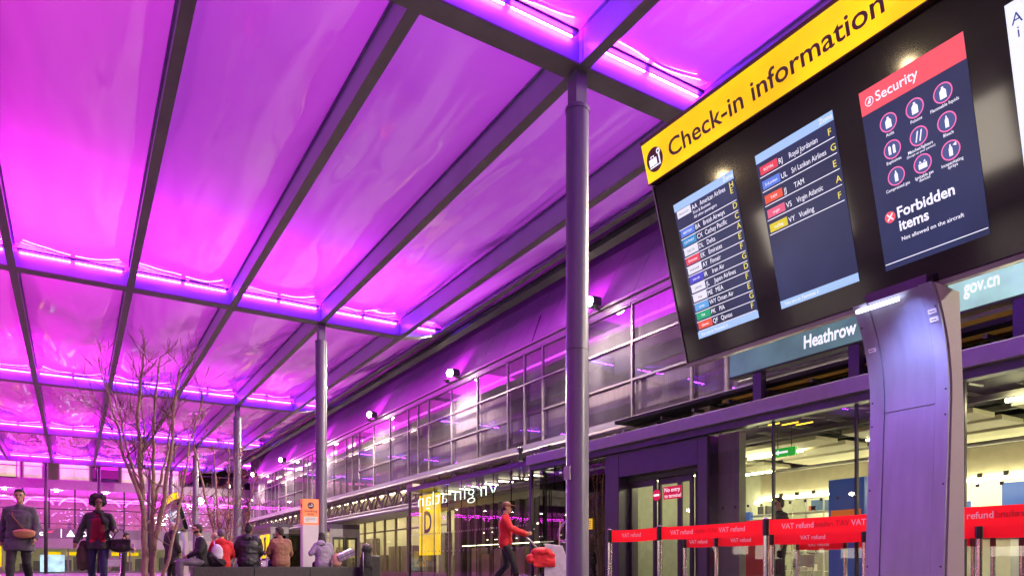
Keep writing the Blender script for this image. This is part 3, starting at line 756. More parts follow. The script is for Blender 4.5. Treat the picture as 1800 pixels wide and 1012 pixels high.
def totem(Yl,Yr,ypa,ypb,lab,full):
    """board from Yl (far end) to Yr (near end) at X=4; pole between ypa and ypb"""
    t=thing('information_totem',lab,'information board',(4.1,(ypa+ypb)/2,0))
    F0=FR((4,0,2),(0,-1,0),(-math.sin(LT),0,math.cos(LT)))
    fb=lambda u0,u1,w0,w1,d0,d1: MB().fbox(F0,u0,u1,w0,w1,d0,d1)
    fb(-Yl,-Yr,0,1.30,-.16,0).build('board',BLACKGLOSS,t,bevel=.006)
    fb(-Yl-.012,-Yr+.012,-.02,1.302,-.19,-.161).build('back_plate',ALU,t)
    fb(-Yl-.01,-Yr+.01,-.03,-.003,-.15,.008).fbox(F0,-Yl-.012,-Yl-.002,0,1.30,-.15,.008).build('edge_trim',mat('trim metal',(.22,.19,.22),.35,.6),t)
    lb=fb(-Yl-.002,-Yr,1.311,1.578,-.17,.045).build('yellow_lightbox',YELLOW,t)
    fb(-Yl-.004,-Yr+.004,1.303,1.310,-.16,.05).build('lightbox_sill',mat('brown trim',(.10,.05,.015),.4,.3),t)
    fb(-Yl-.004,-Yr+.004,1.579,1.60,-.18,.05).build('lightbox_cap',mat('brown trim',(.10,.05,.015),.4,.3),t)
    w=Yl-Yr
    if full:
        MB().text(F0,'Check-in information',-3.70,1.385,width=1.56,height=.115,d=.048,bold=.012).build('lettering',BROWN,lb)
    else:
        MB().text(F0,'Check-in',-Yl+.42,1.385,width=.75,height=.12,d=.048,bold=.012).build('lettering',BROWN,lb)
    # luggage roundel
    cx,cyy=-Yl+.102,1.440
    ro=MB().disc(F0,cx,cyy,.080,d=.047).build('luggage_roundel',BROWN,lb)
    b=MB().poly(F0,[(cx-.055,cyy-.035),(cx+.02,cyy-.035),(cx+.02,cyy+.012),(cx-.055,cyy+.012)],d=.049)
    b.poly(F0,[(cx-.035,cyy+.014),(cx-.028,cyy+.014),(cx-.028,cyy+.030),(cx-.035,cyy+.030)],d=.049).poly(F0,[(cx-.007,cyy+.014),(cx,cyy+.014),(cx,cyy+.030),(cx-.007,cyy+.030)],d=.049).poly(F0,[(cx-.028,cyy+.024),(cx-.007,cyy+.024),(cx-.007,cyy+.030),(cx-.028,cyy+.030)],d=.049)
    b.poly(F0,[(cx-.055,cyy-.048),(cx+.052,cyy-.048),(cx+.052,cyy-.040),(cx-.055,cyy-.040)],d=.049).poly(F0,[(cx+.04,cyy-.040),(cx+.052,cyy-.040),(cx+.052,cyy+.03),(cx+.04,cyy+.03)],d=.049).disc(F0,cx+.045,cyy+.04,.018,d=.049,inner=.009)
    b.build('luggage_mark',TXTW,ro)
    def screen(u0,nm='screen'):
        o=fb(u0,u0+.545,.14,1.10,.0015,.004).build('screen',SCREENBG,t); return o
    def rows(o,u0,data,pitch,first,footer=True,tail=True):
        head=fb(u0+.001,u0+.544,1.047,1.099,.0045,.006).build('header_bar',SCREENBAR,o)
        if footer: 
            fb(u0+.001,u0+.544,.141,.190,.0045,.006).build('footer_bar',SCREENBAR,o)
        MB().text(F0,'Zone',u0+.455,1.06,size=.040,d=.0065).build('header_lettering',TXTW,o)
        MB().text(F0,'You are in Terminal 3',u0+.03,.157,size=.028,d=.0065).build('footer_lettering',TXTW,o)
        y=1.047
        for (code,name,zone,lc,lt,sub) in data:
            hgt=first if sub else pitch
            base=y-pitch+ .020; T=MB(); Y_=MB(); LN=MB(); groups={}
            T.text(F0,code,u0+.160,base,size=.045,d=.0065,bold=.0,sq=.84); T.text(F0,name,u0+.235,base,size=.045,d=.0065,bold=.0,sq=.78 if len(name)<15 else .70)
            if sub:
                for k,sx in enumerate(sub): T.text(F0,sx,u0+.165,base-.030*(k+1)+.000,size=.028,d=.0065,sq=.9)
            for k,z in enumerate(zone): Y_.text(F0,z,u0+.500,base-.036*k,size=.052,d=.0065,bold=.004)
            groups.setdefault(lc,MB()).fbox(F0,u0+.02,u0+.150,base-.008,base+.042,.0045,.006)
            groups.setdefault(lc+'_t',MB()).text(F0,lt,u0+.085,base+.008,size=.024,d=.0065,align='c')
            y-=hgt; LN.fbox(F0,u0+.012,u0+.533,y-.002,y+.002,.0045,.0058)
            T.build('row_lettering',TXTW,o); Y_.build('zone_letter',TXTY,o); LN.build('row_line',TXTW,o)
            for k,m_ in groups.items():
                if k.endswith('_t'): m_.build('logo_lettering',BLACKTXT if k[0] in 'w' else TXTW,o)
                else: m_.build('airline_logo',LOGO[k],o)
    u1=-Yl+.151; u2=u1+.725; u3=u1+1.43; u4=u1+2.155
    A=[('AA','American Airlines','HE','w','American',['First & Business','All other passengers']),('BA','British Airways','D','b','BRITISH',None),('CX','Cathay Pacific','C','t','CATHAY',None),('DL','Delta','A','w','DELTA',None),('EK','Emirates','E','r','Emirates',None),('AY','Finnair','F','w','FINNAIR',None),('IR','Iran Air','G','n','iran air',None),('JL','Japan Airlines','D','w','JAPAN',None),('ME','MEA','F','w','mea',None),('WY','Oman Air','E','l','oman',None),('PK','PIA','G','g','PIA',None),('QF','Qantas','F','o','Qantas',None)]
    B=[('RJ','Royal Jordanian','F','r','ROYAL',None),('UL','Sri Lankan Airlines','G','b','SriLankan',None),('JJ','TAM','E','o','TAM',None),('VS','Virgin Atlantic','A','p','virgin',None),('VY','Vueling','F','y','vueling',None)]
    if full:
        rows(screen(u1),u1,A,.0655,.133); rows(screen(u2),u2,B,.088,.088)
        o=screen(u3)
        hd=fb(u3+.001,u3+.544,.976,1.099,.0045,.006).build('header_bar',glow('security pink',(.85,.10,.13),1),o)
        MB().text(F0,'Security',u3+.088,1.014,size=.070,d=.0065,bold=.010).disc(F0,u3+.052,1.033,.024,d=.0065,inner=.020).poly(F0,[(u3+.040,1.022),(u3+.058,1.022),(u3+.063,1.045),(u3+.056,1.048)],d=.0066).build('lettering',TXTW,hd)
        T=MB()
        names=[['Acids','Poisons','Flammable liquids'],['Explosives','Matches/lighters','Bleach'],['Compressed gas','Ignitable gas','Incapacitating']]
        sub={(2,1):'devices',(2,2):'sprays',(1,1):'(Except on your person)'}
        for r_ in range(3):
            for c_ in range(3):
                x=u3+.135+.142*c_; y=.882-.139*r_; ic=MB(); rd=MB(); gl_=MB()
                rd.disc(F0,x,y,.047,d=.0062,inner=.041); gl_.disc(F0,x,y,.0405,d=.0060)
                s_=MB()
                k=r_*3+c_
                if k==4: 
                    for dx in (-.012,.008): ic.poly(F0,[(x+dx-.008,y-.026),(x+dx-.001,y-.026),(x+dx+.013,y+.026),(x+dx+.006,y+.026)],d=.0066)
                elif k==3:
                    for dx in (-.014,.010): ic.poly(F0,[(x+dx-.007,y-.022),(x+dx+.007,y-.022),(x+dx+.007,y+.016),(x+dx,y+.024),(x+dx-.007,y+.016)],d=.0066)
                elif k==7:
                    ic.poly(F0,[(x-.022,y-.024),(x+.022,y-.024),(x+.022,y+.002),(x-.022,y+.002)],d=.0066).poly(F0,[(x-.018,y+.006),(x-.004,y+.005),(x-.012,y+.018)],d=.0066).poly(F0,[(x+.018,y+.006),(x+.004,y+.005),(x+.012,y+.018)],d=.0066)
                else:
                    w_=.016 if k in (0,1,2) else .009
                    ic.poly(F0,[(x-w_,y-.027),(x+w_,y-.027),(x+w_,y+.008),(x+w_*.5,y+.018),(x-w_*.5,y+.018),(x-w_,y+.008)],d=.0066).poly(F0,[(x-w_*.35,y+.019),(x+w_*.35,y+.019),(x+w_*.35,y+.028),(x-w_*.35,y+.028)],d=.0066)
                    if k==8: ic.poly(F0,[(x+.012,y+.020),(x+.030,y+.012),(x+.030,y+.030)],d=.0066)
                rd.build('icon_ring',glow('icon pink',(.95,.18,.45),1),o); gl_.build('icon_disc',glow('icon navy',(.06,.09,.24),1),o); ic.build('icon_symbol',TXTW,o)
                T=MB().text(F0,names[r_][c_],x,y-.066,size=.0225,d=.0065,align='c',bold=.008,sq=.88)
                if (r_,c_) in sub: T.text(F0,sub[(r_,c_)],x,y-.083,size=.017 if r_==1 else .0225,d=.0065,align='c',bold=.006,sq=.88)
                T.build('icon_caption',TXTW,o)
        T=MB()
        T.text(F0,'Forbidden',u3+.112,.392,size=.078,d=.0065,bold=.022,sq=.95).text(F0,'items',u3+.112,.322,size=.078,d=.0065,bold=.022,sq=.95).text(F0,'Not allowed on the aircraft',u3+.115,.268,width=.325,d=.0065,bold=.008)
        T.fbox(F0,u3+.005,u3+.54,.170,.174,.0045,.006)
        T.build('lettering',TXTW,o)
        rr=MB().disc(F0,u3+.070,.412,.030,d=.0062).build('cross_roundel',glow('security pink',(.85,.10,.13),1),o)
        MB().poly(F0,[(u3+.052,.397),(u3+.057,.392),(u3+.088,.427),(u3+.083,.432)],d=.0066).poly(F0,[(u3+.083,.392),(u3+.088,.397),(u3+.057,.432),(u3+.052,.427)],d=.0066).build('cross_mark',TXTW,rr)
        o=fb(u4,u4+.545,.14,1.10,.0015,.004).build('screen',glow('screen white',(.78,.86,.95),1.05),t)
        MB().text(F0,'A',u4+.02,1.0,size=.07,d=.0065).text(F0,'i',u4+.04,.94,size=.07,d=.0065).build('lettering',glow('navy letters',(.05,.07,.25),.8),o)
    else:
        o=screen(u1); rows(o,u1,A,.0655,.133)
        if w>1.3: o=screen(u2); rows(o,u2,B,.088,.088)
    # pole
    pf=pole_prof(4.06,2.06); prof=pf+[(4.06+.105,1.965),(4.06+.155,1.3),(4.06+.16,0)]
    MB().prism(prof,ypb+.002,ypa-.002).build('pole',ALU,t,bevel=.004)
    # raised edge strips and centre panels on the front face
    for (ya,yb_) in ((ypa-.085,ypa),(ypb,ypb+.07)):
        V=[(x-.012,z) for x,z in pf]+[(x+.02,z) for x,z in reversed(pf)]
        smooth_angle(MB().prism(V,ya,yb_).build('edge_strip',ALU,t),30)
    def seg(z0,z1,nm):
        import bisect
        def fx_(z):
            for (xa,za),(xb,zb) in zip(pf,pf[1:]):
                if za<=z<=zb: return xa+(xb-xa)*(z-za)/(zb-za)
            return pf[-1][0]
        zs_=[z0]+[z for _,z in pf if z0<z<z1]+[z1]
        V=[(fx_(z)-.006,z) for z in zs_]+[(fx_(z)+.012,z) for z in reversed(zs_)]
        return smooth_angle(MB().prism(V,ypb+.074,ypa-.089).build(nm,ALU,t),30)
    seg(.40,1.345,'front_panel'); seg(1.352,1.95,'front_panel'); seg(.02,.392,'front_panel')
    MB().prism([(x+.014,z) for x,z in pf]+[(4.06+.098,1.96),(4.06+.148,1.3),(4.06+.153,0)],ypb-.006,ypb+.0005).build('side_panel',mat('matt grey cladding',(.50,.45,.44),.6,var=.1,vscale=3),t)
    MB().box(3.95,4.30,ypb-.03,ypa+.03,0,.02).build('base_plate',DARK,t)
    # light bar under the board, shining down the pole
    lbx=MB().box(3.93,4.15,ypb+.05,ypa-.05,1.966,2.03).build('neck',DARK,t)
    lbx=MB().box(3.872,3.884,ypb+.17,ypa-.03,1.915,1.935).build('light_bar',glow('bar light',(.80,.85,1),6),t)
    L=bpy.data.lights.new('bar_beam','SPOT'); L.energy=48; L.color=(.36,.42,1); L.spot_size=R(110); L.spot_blend=.35; L.shadow_soft_size=.10
    lo=bpy.data.objects.new('bar_beam',L); C.objects.link(lo); lo.parent=t; lo.matrix_parent_inverse=Matrix.Translation((-4.1,-(ypa+ypb)/2,0))
    lo.location=(3.84,ypb+.12,1.90); lo.rotation_euler=Vector((.12,.04,-1)).to_track_quat('-Z','Y').to_euler()
    def fxz(z):
        for (xa,za),(xb,zb) in zip(pf,pf[1:]):
            if za<=z<=zb: return xa+(xb-xa)*(z-za)/(zb-za)
        return pf[-1][0]
    for yy_,zz_ in ((ypb+.035,1.83),(ypb+.035,1.79),(ypa-.045,1.72)):
        xx_=(fxz(zz_-.012)+fxz(zz_+.012))/2-.0135; sl=(fxz(zz_+.012)-fxz(zz_-.012))/.024
        fp=FR((xx_,yy_,zz_),(0,-1,0),(sl,0,1)); pl=MB().fbox(fp,-.022,.022,-.012,.012,-.002,.002).build('label_plate',WHITE,t)
        MB().fbox(fp,-.016,.012,-.002,.002,.0022,.003).build('label_line',BLACKTXT,pl)
    for zz_ in (.45,.9,1.28,1.42,1.85):
        for yy_ in (ypb+.015,ypa-.015):
            MB().tube([(fxz(zz_)-.0145,yy_,zz_),(fxz(zz_)-.010,yy_,zz_)],.006,8).build('screw',DARK,t)
    return t
totem(3.943,.95,2.52,2.07,'large black check-in information board with lit screens and yellow header on a tapered metal pole',True)
totem(36.6,32.9,33.9,33.4,'distant leaning information board with yellow top behind the bare tree',False)

# ------------------------------------------------------------------ barriers
def barrier(X,Y,H,lab,tape_to=None,group='barrier posts with red VAT tape',texts=1,txt=True):
    t=thing('barrier_post',lab,'barrier post',(X,Y,0),group=group)
    MB().lathe([(.16,0),(.16,.012),(.12,.03),(.034,.045),(.032,.05),(.032,H-.2)],X,Y,20).build('tube',CHROME,t,smooth=False); smooth_angle(t.children[-1])
    MB().lathe([(.036,H-.2),(.036,H-.012),(.030,H)],X,Y,20).build('cassette',BLACK,t); smooth_angle(t.children[-1])
    MB().lathe([(.0365,H-.012),(.0305,H+.003)],X,Y,20).build('top_cap',CHROME,t)
    if tape_to:
        n=14; V=[];F=[]
        L=Y-tape_to-.08
        for i in range(n+1):
            u=i/n; y=Y-.04-L*u; sg=-.012*(4*u*(1-u)); dx=.004*math.sin(u*9)
            V+=[(X+dx,y,H-.19+sg),(X+dx,y,H-.02+sg)]
        for i in range(n): F.append((2*i,2*i+2,2*i+3,2*i+1))
        tp=MB().add(V,F).build('tape',RED,t)
        T=MB(); pitch=L/texts
        for k in range(texts):
            c=-(Y-.04)+pitch*(k+.5)
            T.text(wallX(X-.008),'VAT refund',c-.04,H-.125-.008,width=.40,align='c',bold=.012)
        T.build('lettering',glow('tape print',(.95,.42,.55),.35),tp)
        T=MB()
        for k in range(texts):
            c=-(Y-.04)+pitch*(k+.5)+pitch*.45
            if c<-(tape_to+.25): T.text(wallX(X-.007),'VAT refund',c,H-.133,width=.40,align='c',bold=.012,mirror=True)
        if T.v: T.build('show_through_print',mat('faint print',(.55,.006,.015),.5,var=0),tp)
        MB().box(X-.008,X+.008,tape_to+.03,tape_to+.045,H-.19,H-.02).build('tape_clip',BLACK,tp)
    return t
RL=['farthest front barrier post, left end of the red tape','second front barrier post, before the sliding door','front barrier post left of the shop glazing, tallest looking','front barrier post hidden behind the tapered pole','front barrier post beyond the right picture edge','last front barrier post out of frame']
ys=[8.17,7.13,5.40,3.66,1.92]
for i,y in enumerate(ys):
    barrier(6.7,y,1.0,RL[i],ys[i+1] if i+1<len(ys) else None,texts=1 if i==0 else 2)
ys=[8.85,8.15,7.07,5.6,4.2,2.7]
R2=['second row barrier post seen below the tape, nearest the door','second row barrier post before the grey pillar','second row barrier post just right of the tallest looking front post','second row barrier post hidden by the pole','second row barrier post right of the pole','second row barrier post at the picture edge']
for i,y in enumerate(ys):
    barrier(8.9,y,.97,R2[i],ys[i+1] if i+1<len(ys) else None,texts=1)
ys=[8.0,7.1,6.9,5.15,4.9,4.55,3.2]
R3=['chrome barrier post inside the glass, behind the dark red panel','chrome barrier post inside the glass, left of the twin pair','chrome barrier post inside the glass, right of the twin pair','chrome barrier post inside the glass, close to the pole edge','chrome barrier post inside the glass, before the blue board','chrome barrier post inside the glass, beside the red panel','chrome barrier post inside the glass, at the frame edge']
nxt={0:7.1,2:5.15,5:3.2}
for i,y in enumerate(ys):
    barrier(10.75,y,.93,R3[i],nxt.get(i),texts=1,group='barrier posts inside the shop')

# ------------------------------------------------------------------ back terminal building
bt=thing('back_terminal','wide glazed terminal across the far end with lit windows and airline sign band','building',(-4,58,0))
YB=58.0
MB().box(-34,12.3,YB+.1,YB+.5,8.15,9.6).build('upper_fascia',DARK,bt)
MB().box(-34,12.3,YB-.2,YB+.1,5.75,6.35).build('band',mat('violet band',(.26,.22,.28),.45),bt)
MB().box(-34,12.3,YB-.25,YB+.1,1.68,2.36).build('lower_band',mat('grey band',(.30,.27,.31),.4,var=.06),bt)
MB().box(-34,12.3,YB-.12,YB+.1,2.361,3.05).build('sign_band',mat('sign band',(.18,.16,.20),.3),bt)
MB().box(-34,12.3,YB+6,YB+6.2,0,9).build('inner_wall',BEIGE,bt)
MB().box(-34,12.3,YB+.3,YB+5.9,5.8,5.9).box(-34,12.3,YB+.3,YB+5.9,2.5,2.6).build('floor_slab',WHITE,bt)
x=-33.0; r2=random.Random(12); k=0
lit=glow('lit office',(.92,.80,.55),.95,.25)
segs=[(-4.6,-3.0,1),(-2.9,-1.75,1),(-.85,1.0,1),(1.1,2.8,0),(2.9,4.6,1),(4.65,6.7,1),(6.8,9,0),(9.1,12,0)]
xx=-33
while xx<-4.8: segs.append((xx,xx+2.2,1 if r2.random()<.6 else 0)); xx+=2.3
for a,b_,on in segs:
    w=MB().box(a,b_,YB+.0,YB+.08,6.36,6.44).box(a,b_,YB+.0,YB+.08,7.98,8.1).box(a,a+.07,YB,YB+.08,6.441,7.979).box(b_-.07,b_,YB,YB+.08,6.441,7.979).box(a+.071,b_-.071,YB+.01,YB+.07,7.2,7.26).build('window',FRAME if on else DARK,bt)
    if on: MB().box(a+.07,b_-.07,YB+.2,YB+.24,6.44,7.98).build('lit_blind',lit,w)
    MB().add([(a+.07,YB+.05,6.44),(b_-.07,YB+.05,6.44),(b_-.07,YB+.05,7.98),(a+.07,YB+.05,7.98)],[(0,1,2,3)]).build('pane',glass('far office glass',(.75,.7,.75),.9,.1) if on else DARKG,w)
cw=MB(); x=-32.9
while x<12: cw.box(x-.05,x+.05,YB-.06,YB+.06,3.06,5.74); x+=1.5
cw.box(-34,12.3,YB-.05,YB+.05,4.35,4.42).box(-34,12.3,YB-.05,YB+.05,3.35,3.40)
cw.build('curtain_frame',DARK,bt)
MB().add([(-34,YB,3.06),(12.3,YB,3.06),(12.3,YB,5.74),(-34,YB,5.74)],[(0,1,2,3)]).build('curtain_glass',glass('curtain glass',(.75,.70,.75),1.0,.30,.05,.1),bt)
dl=MB()
for x in range(-31,12,3):
    dl.box(x-.1,x+.1,YB+1.2,YB+1.4,5.70,5.75)
dl.build('downlights',glow('far downlight',(1,.9,.7),300),bt)
ar=0
for k in range(-9,6):  # glowing arcs modelled in place of canopy LED reflections in the glass
    x0=k*2.05; q=MB().tube([(x0+.9*math.cos(R(a_)),YB+1.6,4.55+.75*math.sin(R(a_))) for a_ in range(20,161,10)],.045,6)
    q.build('reflected_led_arc',glow('reflected hall magenta',(.95,.05,.9),26),bt)
q=MB(); r4=random.Random(77)
for k in range(150):
    x=r4.uniform(-9,9); z=r4.choice([3.5,3.7,4.0,4.2,4.45]) + r4.uniform(-.08,.08); w_=r4.uniform(.02,.14)
    q.box(x,x+w_,YB+1.0,YB+1.02,z,z+.035)
q.build('hall_sparkle',glow('hall sparkle',(.75,.45,1),7),bt)
MB().box(-34,12,YB+2.6,YB+2.65,5.3,5.34).box(-34,12,YB+4.6,YB+4.65,5.3,5.34).build('added_magenta_tubes',glow('added magenta tube',(.9,.04,.9),40),bt)  # tubes added to make the hall interior glow magenta
sh=MB()
for k in range(40):
    x=-14+k*.65; sh.box(x,x+r2.uniform(.15,.5),YB+2.2,YB+2.3,2.7,r2.uniform(3.0,4.6))
sh.build('display_shelves',mat('far shelves',(.35,.2,.38),.5),bt)
st=MB()
for x in range(-33,12,2): st.box(x,x+1.2,YB+2,YB+2.1,2.40,2.45)
st.build('hall_tubes',glow('hall light',(1,.92,.66),50),bt)
gf=MB(); x=-32.8
while x<12: gf.box(x-.05,x+.05,YB-.05,YB+.05,0,1.67); x+=1.25
gf.box(-34,12.3,YB-.06,YB+.06,.0,.14).build('ground_frame',mat('ground frame',(.20,.17,.2),.4,.3),bt)
MB().add([(-34,YB+.01,.14),(12.3,YB+.01,.14),(12.3,YB+.01,1.67),(-34,YB+.01,1.67)],[(0,1,2,3)]).build('ground_glass',CLEAR,bt)
dk_=MB()
for k in range(34):
    x=-16+k*.8; dk_.box(x,x+r2.uniform(.3,.7),YB+2.5,YB+3,0,r2.uniform(.6,1.2))
dk_.build('desks',mat('far desks',(.12,.10,.12),.5),bt)
sc_=MB()
for k,x in enumerate((-1.5,-.4,2.4,3.4)): sc_.box(x,x+.75,YB+2,YB+2.05,1.25,1.5)
sc_.build('desk_screens',YELLOW,bt)
MB().box(-1.9,-.5,YB-.5,YB-.42,.1,1.25).build('lit_poster',glow('pale poster',(.45,.85,.85),.9,.5),bt)
lb_=[]
for xr in range(-9,12,2): 
    MB().box(xr+.15,xr+1.75,YB-.16,YB-.11,8.22,8.27).build('led_bar',glow('reflected led line',(.8,.04,1),380),bt)  # glowing bars added to stand for an LED line reflected in the facade
f=wallY(YB-.125)
SW=glow('sign white',(.9,1,.98),2.5)
MB().text(f,'ic',-2.05,2.56,size=.5,bold=.02).build('sign_lettering',SW,bt)
MB().fbox(f,-.72,-.68,2.45,3.02,0,.02).build('sign_divider',SW,bt)
MB().poly(f,[(-.40,2.52),(.10,2.52),(-.15,2.95)],d=.004).build('sign_triangle',SW,bt)
MB().text(f,'DELTA',.42,2.54,width=1.9,height=.34,bold=.03).build('sign_lettering',SW,bt)
MB().poly(f,[(-1.55,2.75),(-1.05,2.98),(-1.30,2.84),(-1.18,2.80)],d=.005).build('red_tailfin',glow('sign red',(1,.03,.12),2.5),bt)
MB().box(-34,-33.8,YB,YB+6,0,9).box(12.31,12.5,YB,YB+6,0,9).build('end_wall',DARK,bt)
for k,x in enumerate((-1.55,1.5,4.6)):
    c=thing('terminal_column',['thin dark mullion column behind the walking man','thin dark mullion column behind the curly haired woman','thin dark mullion column behind the tall bare tree'][k],'column',(x,56.6,0),group='dark columns before the back terminal')
    MB().tube([(x,56.6,0),(x,56.6,8.6)],.11,12).build('shaft',DARK,c,smooth=True); MB().box(x-.2,x+.2,56.4,57.9,8.55,8.7).build('bracket',DARK,c)
t=thing('zone_sign','yellow lit sign with letter A at the left picture edge','sign',(-4.9,55,0))
MB().box(-5.3,-3.85,54.9,55.05,.45,1.75).build('lightbox',YELLOW,t); MB().text(wallY(54.895),'A',-4.75,.70,width=.8,height=.8,bold=.03).build('letter',BROWN,t)
MB().box(-5.0,-4.9,54.94,55.0,0,.449).box(-4.2,-4.1,54.94,55.0,0,.449).build('legs',DARK,t)

# ------------------------------------------------------------------ lobby boxes below the truss
def lobby(name,lab,x0,x1,y0,y1,h):
    t=thing(name,lab,'lobby',(x0,y0,0))
    MB().box(x0,x1,y0,y1,h-.22,h).build('roof',PANEL,t)
    p=.12
    fr=MB()
    for x,y in ((x0,y0),(x1-p,y0),(x0,y1-p)): fr.box(x,x+p,y,y+p,0,h-.222)
    fr.box(x0+p+.001,x1-p-.001,y0+.01,y0+.1,h-.60,h-.223)
    fr.build('frame',mat('lobby frame',(.26,.24,.28),.4,.2),t)
    MB().add([(x0+.05,y0+p,.05),(x0+.05,y1-p,.05),(x0+.05,y1-p,h-.23),(x0+.05,y0+p,h-.23)],[(0,1,2,3)]).build('side_glass',CLEAR,t)
    w=(x1-x0-2*p)/2
    for k in range(2):
        a=x0+p+.01+w*k; b_=a+w-.02
        d=MB().box(a,a+.08,y0+.03,y0+.08,0,h-.61).box(b_-.08,b_,y0+.03,y0+.08,0,h-.61).box(a+.081,b_-.081,y0+.03,y0+.08,h-.72,h-.61).build('door',DARK,t)
        MB().add([(a+.08,y0+.05,.02),(b_-.08,y0+.05,.02),(b_-.08,y0+.05,h-.72),(a+.08,y0+.05,h-.72)],[(0,1,2,3)]).build('door_glass',DOORG,d)
    MB().box((x0+x1)/2-.15,(x0+x1)/2+.15,y0+.8,y0+1.0,h-.28,h-.225).build('ceiling_light',WARM,t)
    return t
lobby('draught_lobby','grey framed glass lobby with double doors under the far end of the truss',9.83,11.8,43,54,3.0)
lobby('draught_lobby','small grey lobby with glazed door beside the middle column',10.25,11.7,33,36.4,2.45)
ph=thing('telephone_sign','yellow lit sign with a black telephone handset on the far lobby','sign',(9.72,44,.95))
MB().box(9.70,9.80,43.1,45.2,.95,2.35).build('panel',YELLOW,ph)
hs=[Vector((9.69,44.15+.32*math.cos(a)-.15,1.65+.48*math.sin(a))) for a in [R(110+14*k) for k in range(11)]]
m_=MB().tube(hs,.06,8); m_.ell(hs[0]+Vector((0,-.1,0)),.06,.16,.11).ell(hs[-1]+Vector((0,-.1,0)),.06,.16,.11)
m_.build('handset',BLACKTXT,ph,smooth=True)

# ------------------------------------------------------------------ smoking totem
sm=thing('smoking_totem','white pillar sign with orange smoking area top beside the middle column','sign',(5.1,18.1,0))
MB().box(4.9,5.3,18.0,18.22,.02,1.50).build('body',mat('totem white',(.62,.58,.64),.4,var=.05),sm)
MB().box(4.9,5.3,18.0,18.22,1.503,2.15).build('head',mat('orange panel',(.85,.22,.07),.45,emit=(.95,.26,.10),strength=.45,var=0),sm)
MB().box(4.88,5.32,17.98,18.24,0,.018).build('base',DARK,sm)
f=wallY(17.998)
fc=MB().disc(f,5.10,1.985,.085).build('cigarette_roundel',mat('plum print',(.10,.02,.06),.5,var=0),sm)
MB().poly(f,[(5.045,1.965),(5.13,1.965),(5.13,1.98),(5.045,1.98)],d=.006).poly(f,[(5.135,1.965),(5.155,1.965),(5.155,1.98),(5.135,1.98)],d=.006).poly(f,[(5.125,1.99),(5.15,1.995),(5.12,2.03),(5.112,2.025)],d=.006).build('cigarette_mark',WHITE,fc)
MB().text(f,'Smoking',5.1,1.82,size=.095,align='c',bold=.01).text(f,'area',5.1,1.745,size=.095,align='c',bold=.01).build('lettering',mat('plum print',(.10,.02,.06),.5,var=0),sm)
n_=MB().fbox(f,4.93,5.275,1.55,1.71,0,.003).build('notice',WHITE,sm)
ln=MB()
for k,w in enumerate((.27,.25,.10)): ln.fbox(f,4.96,4.96+w,1.665-.035*k,1.675-.035*k,.004,.005)
ln.build('notice_lines',mat('grey print',(.3,.28,.32),.5,var=0),n_)
fs=wallX(4.898); sd=MB().disc(fs,-18.11,1.985,.06).build('side_roundel',mat('plum print',(.10,.02,.06),.5,var=0),sm)

# ------------------------------------------------------------------ bench
bn=thing('stone_bench','long dark granite bench on which people sit with their backs turned','bench',(4.05,16.9,0))
for a,b_ in ((2.2,3.44),(3.45,4.69),(4.70,5.93)):
    MB().box(a,b_,16.62,17.15,.06,.445).build('block',STONE,bn,bevel=.008)
MB().box(2.3,5.85,16.70,17.08,0,.058).build('plinth',BLACK,bn)

# ------------------------------------------------------------------ bare multi stemmed trees
def tree(name,lab,base,stems,seed,scale=1.0,leaves=0,cat='tree',density=1.0):
    rg=random.Random(seed); bx,by=base
    t=thing(name,lab,cat,(bx,by,0),group='bare multi stemmed trees')
    right=Vector((math.cos(TH),-math.sin(TH),0)); fwd=Vector((math.sin(TH),math.cos(TH),0))
    tr=MB(); tw=MB(); lv=MB(); B0=Vector((bx,by,0))
    def grow(p,d,L,r,depth):
        n=4; pts=[p]; q=p.copy(); dd=d.copy()
        for i in range(n):
            dd=(dd+Vector((rg.uniform(-.22,.22),rg.uniform(-.22,.22),rg.uniform(-.05,.20)))).normalized()
            q=q+dd*(L/n); pts.append(q.copy())
        (tr if r>.012 else tw).tube(pts,[r*(1-.75*i/n)+.0022 for i in range(n+1)],6 if r>.012 else 4,cap=False)
        if depth>0:
            for k in range(rg.choice([2,3,3])):
                i=rg.randint(1,n); dv=(dd+Vector((rg.uniform(-1,1),rg.uniform(-1,1),rg.uniform(-.3,.6)))*.75).normalized()
                grow(pts[i],dv,L*rg.uniform(.45,.75),max(.0035,r*.5),depth-1)
        elif leaves and rg.random()<leaves:
            for k in range(3):
                c=q+Vector((rg.uniform(-.05,.05),rg.uniform(-.05,.05),rg.uniform(-.08,.02))); a=Vector((rg.uniform(-1,1),rg.uniform(-1,1),rg.uniform(-1,1))).normalized()*.035; b=a.orthogonal().normalized()*.02
                lv.add([c-a,c-b,c+a,c+b],[(0,1,2,3)])
    for st in stems:
        # st: list of (right offset, height, depth offset), radius
        pts_,r0=st; r0*=.80
        P=[B0+right*o+fwd*dp+Vector((0,0,z)) for o,z,dp in pts_]
        # resample with a slight wander
        Q=[]
        for a,b in zip(P,P[1:]):
            for k in range(5): 
                w=Vector((rg.uniform(-1,1),rg.uniform(-1,1),0))*.018; Q.append(a.lerp(b,k/5)+w)
        Q.append(P[-1]); n=len(Q)
        rad=[r0*(1-.72*(i/(n-1))**.8) for i in range(n)]
        tr.tube(Q,rad,9)
        for i in range(int(n*.30),n):
            for _ in range(2):
              if rg.random()<.42*density:
                d=Vector((rg.uniform(-1,1),rg.uniform(-1,1),rg.uniform(.35,1.1))).normalized()
                grow(Q[i],d,rg.uniform(.4,1.0)*scale*(1-.55*i/n),rad[i]*.36,2)
    tr.build('trunk',BARK,t,smooth=True); tw.build('crown',TWIG,t)
    if lv.v: lv.build('leaves',LEAFM,t)
    return t
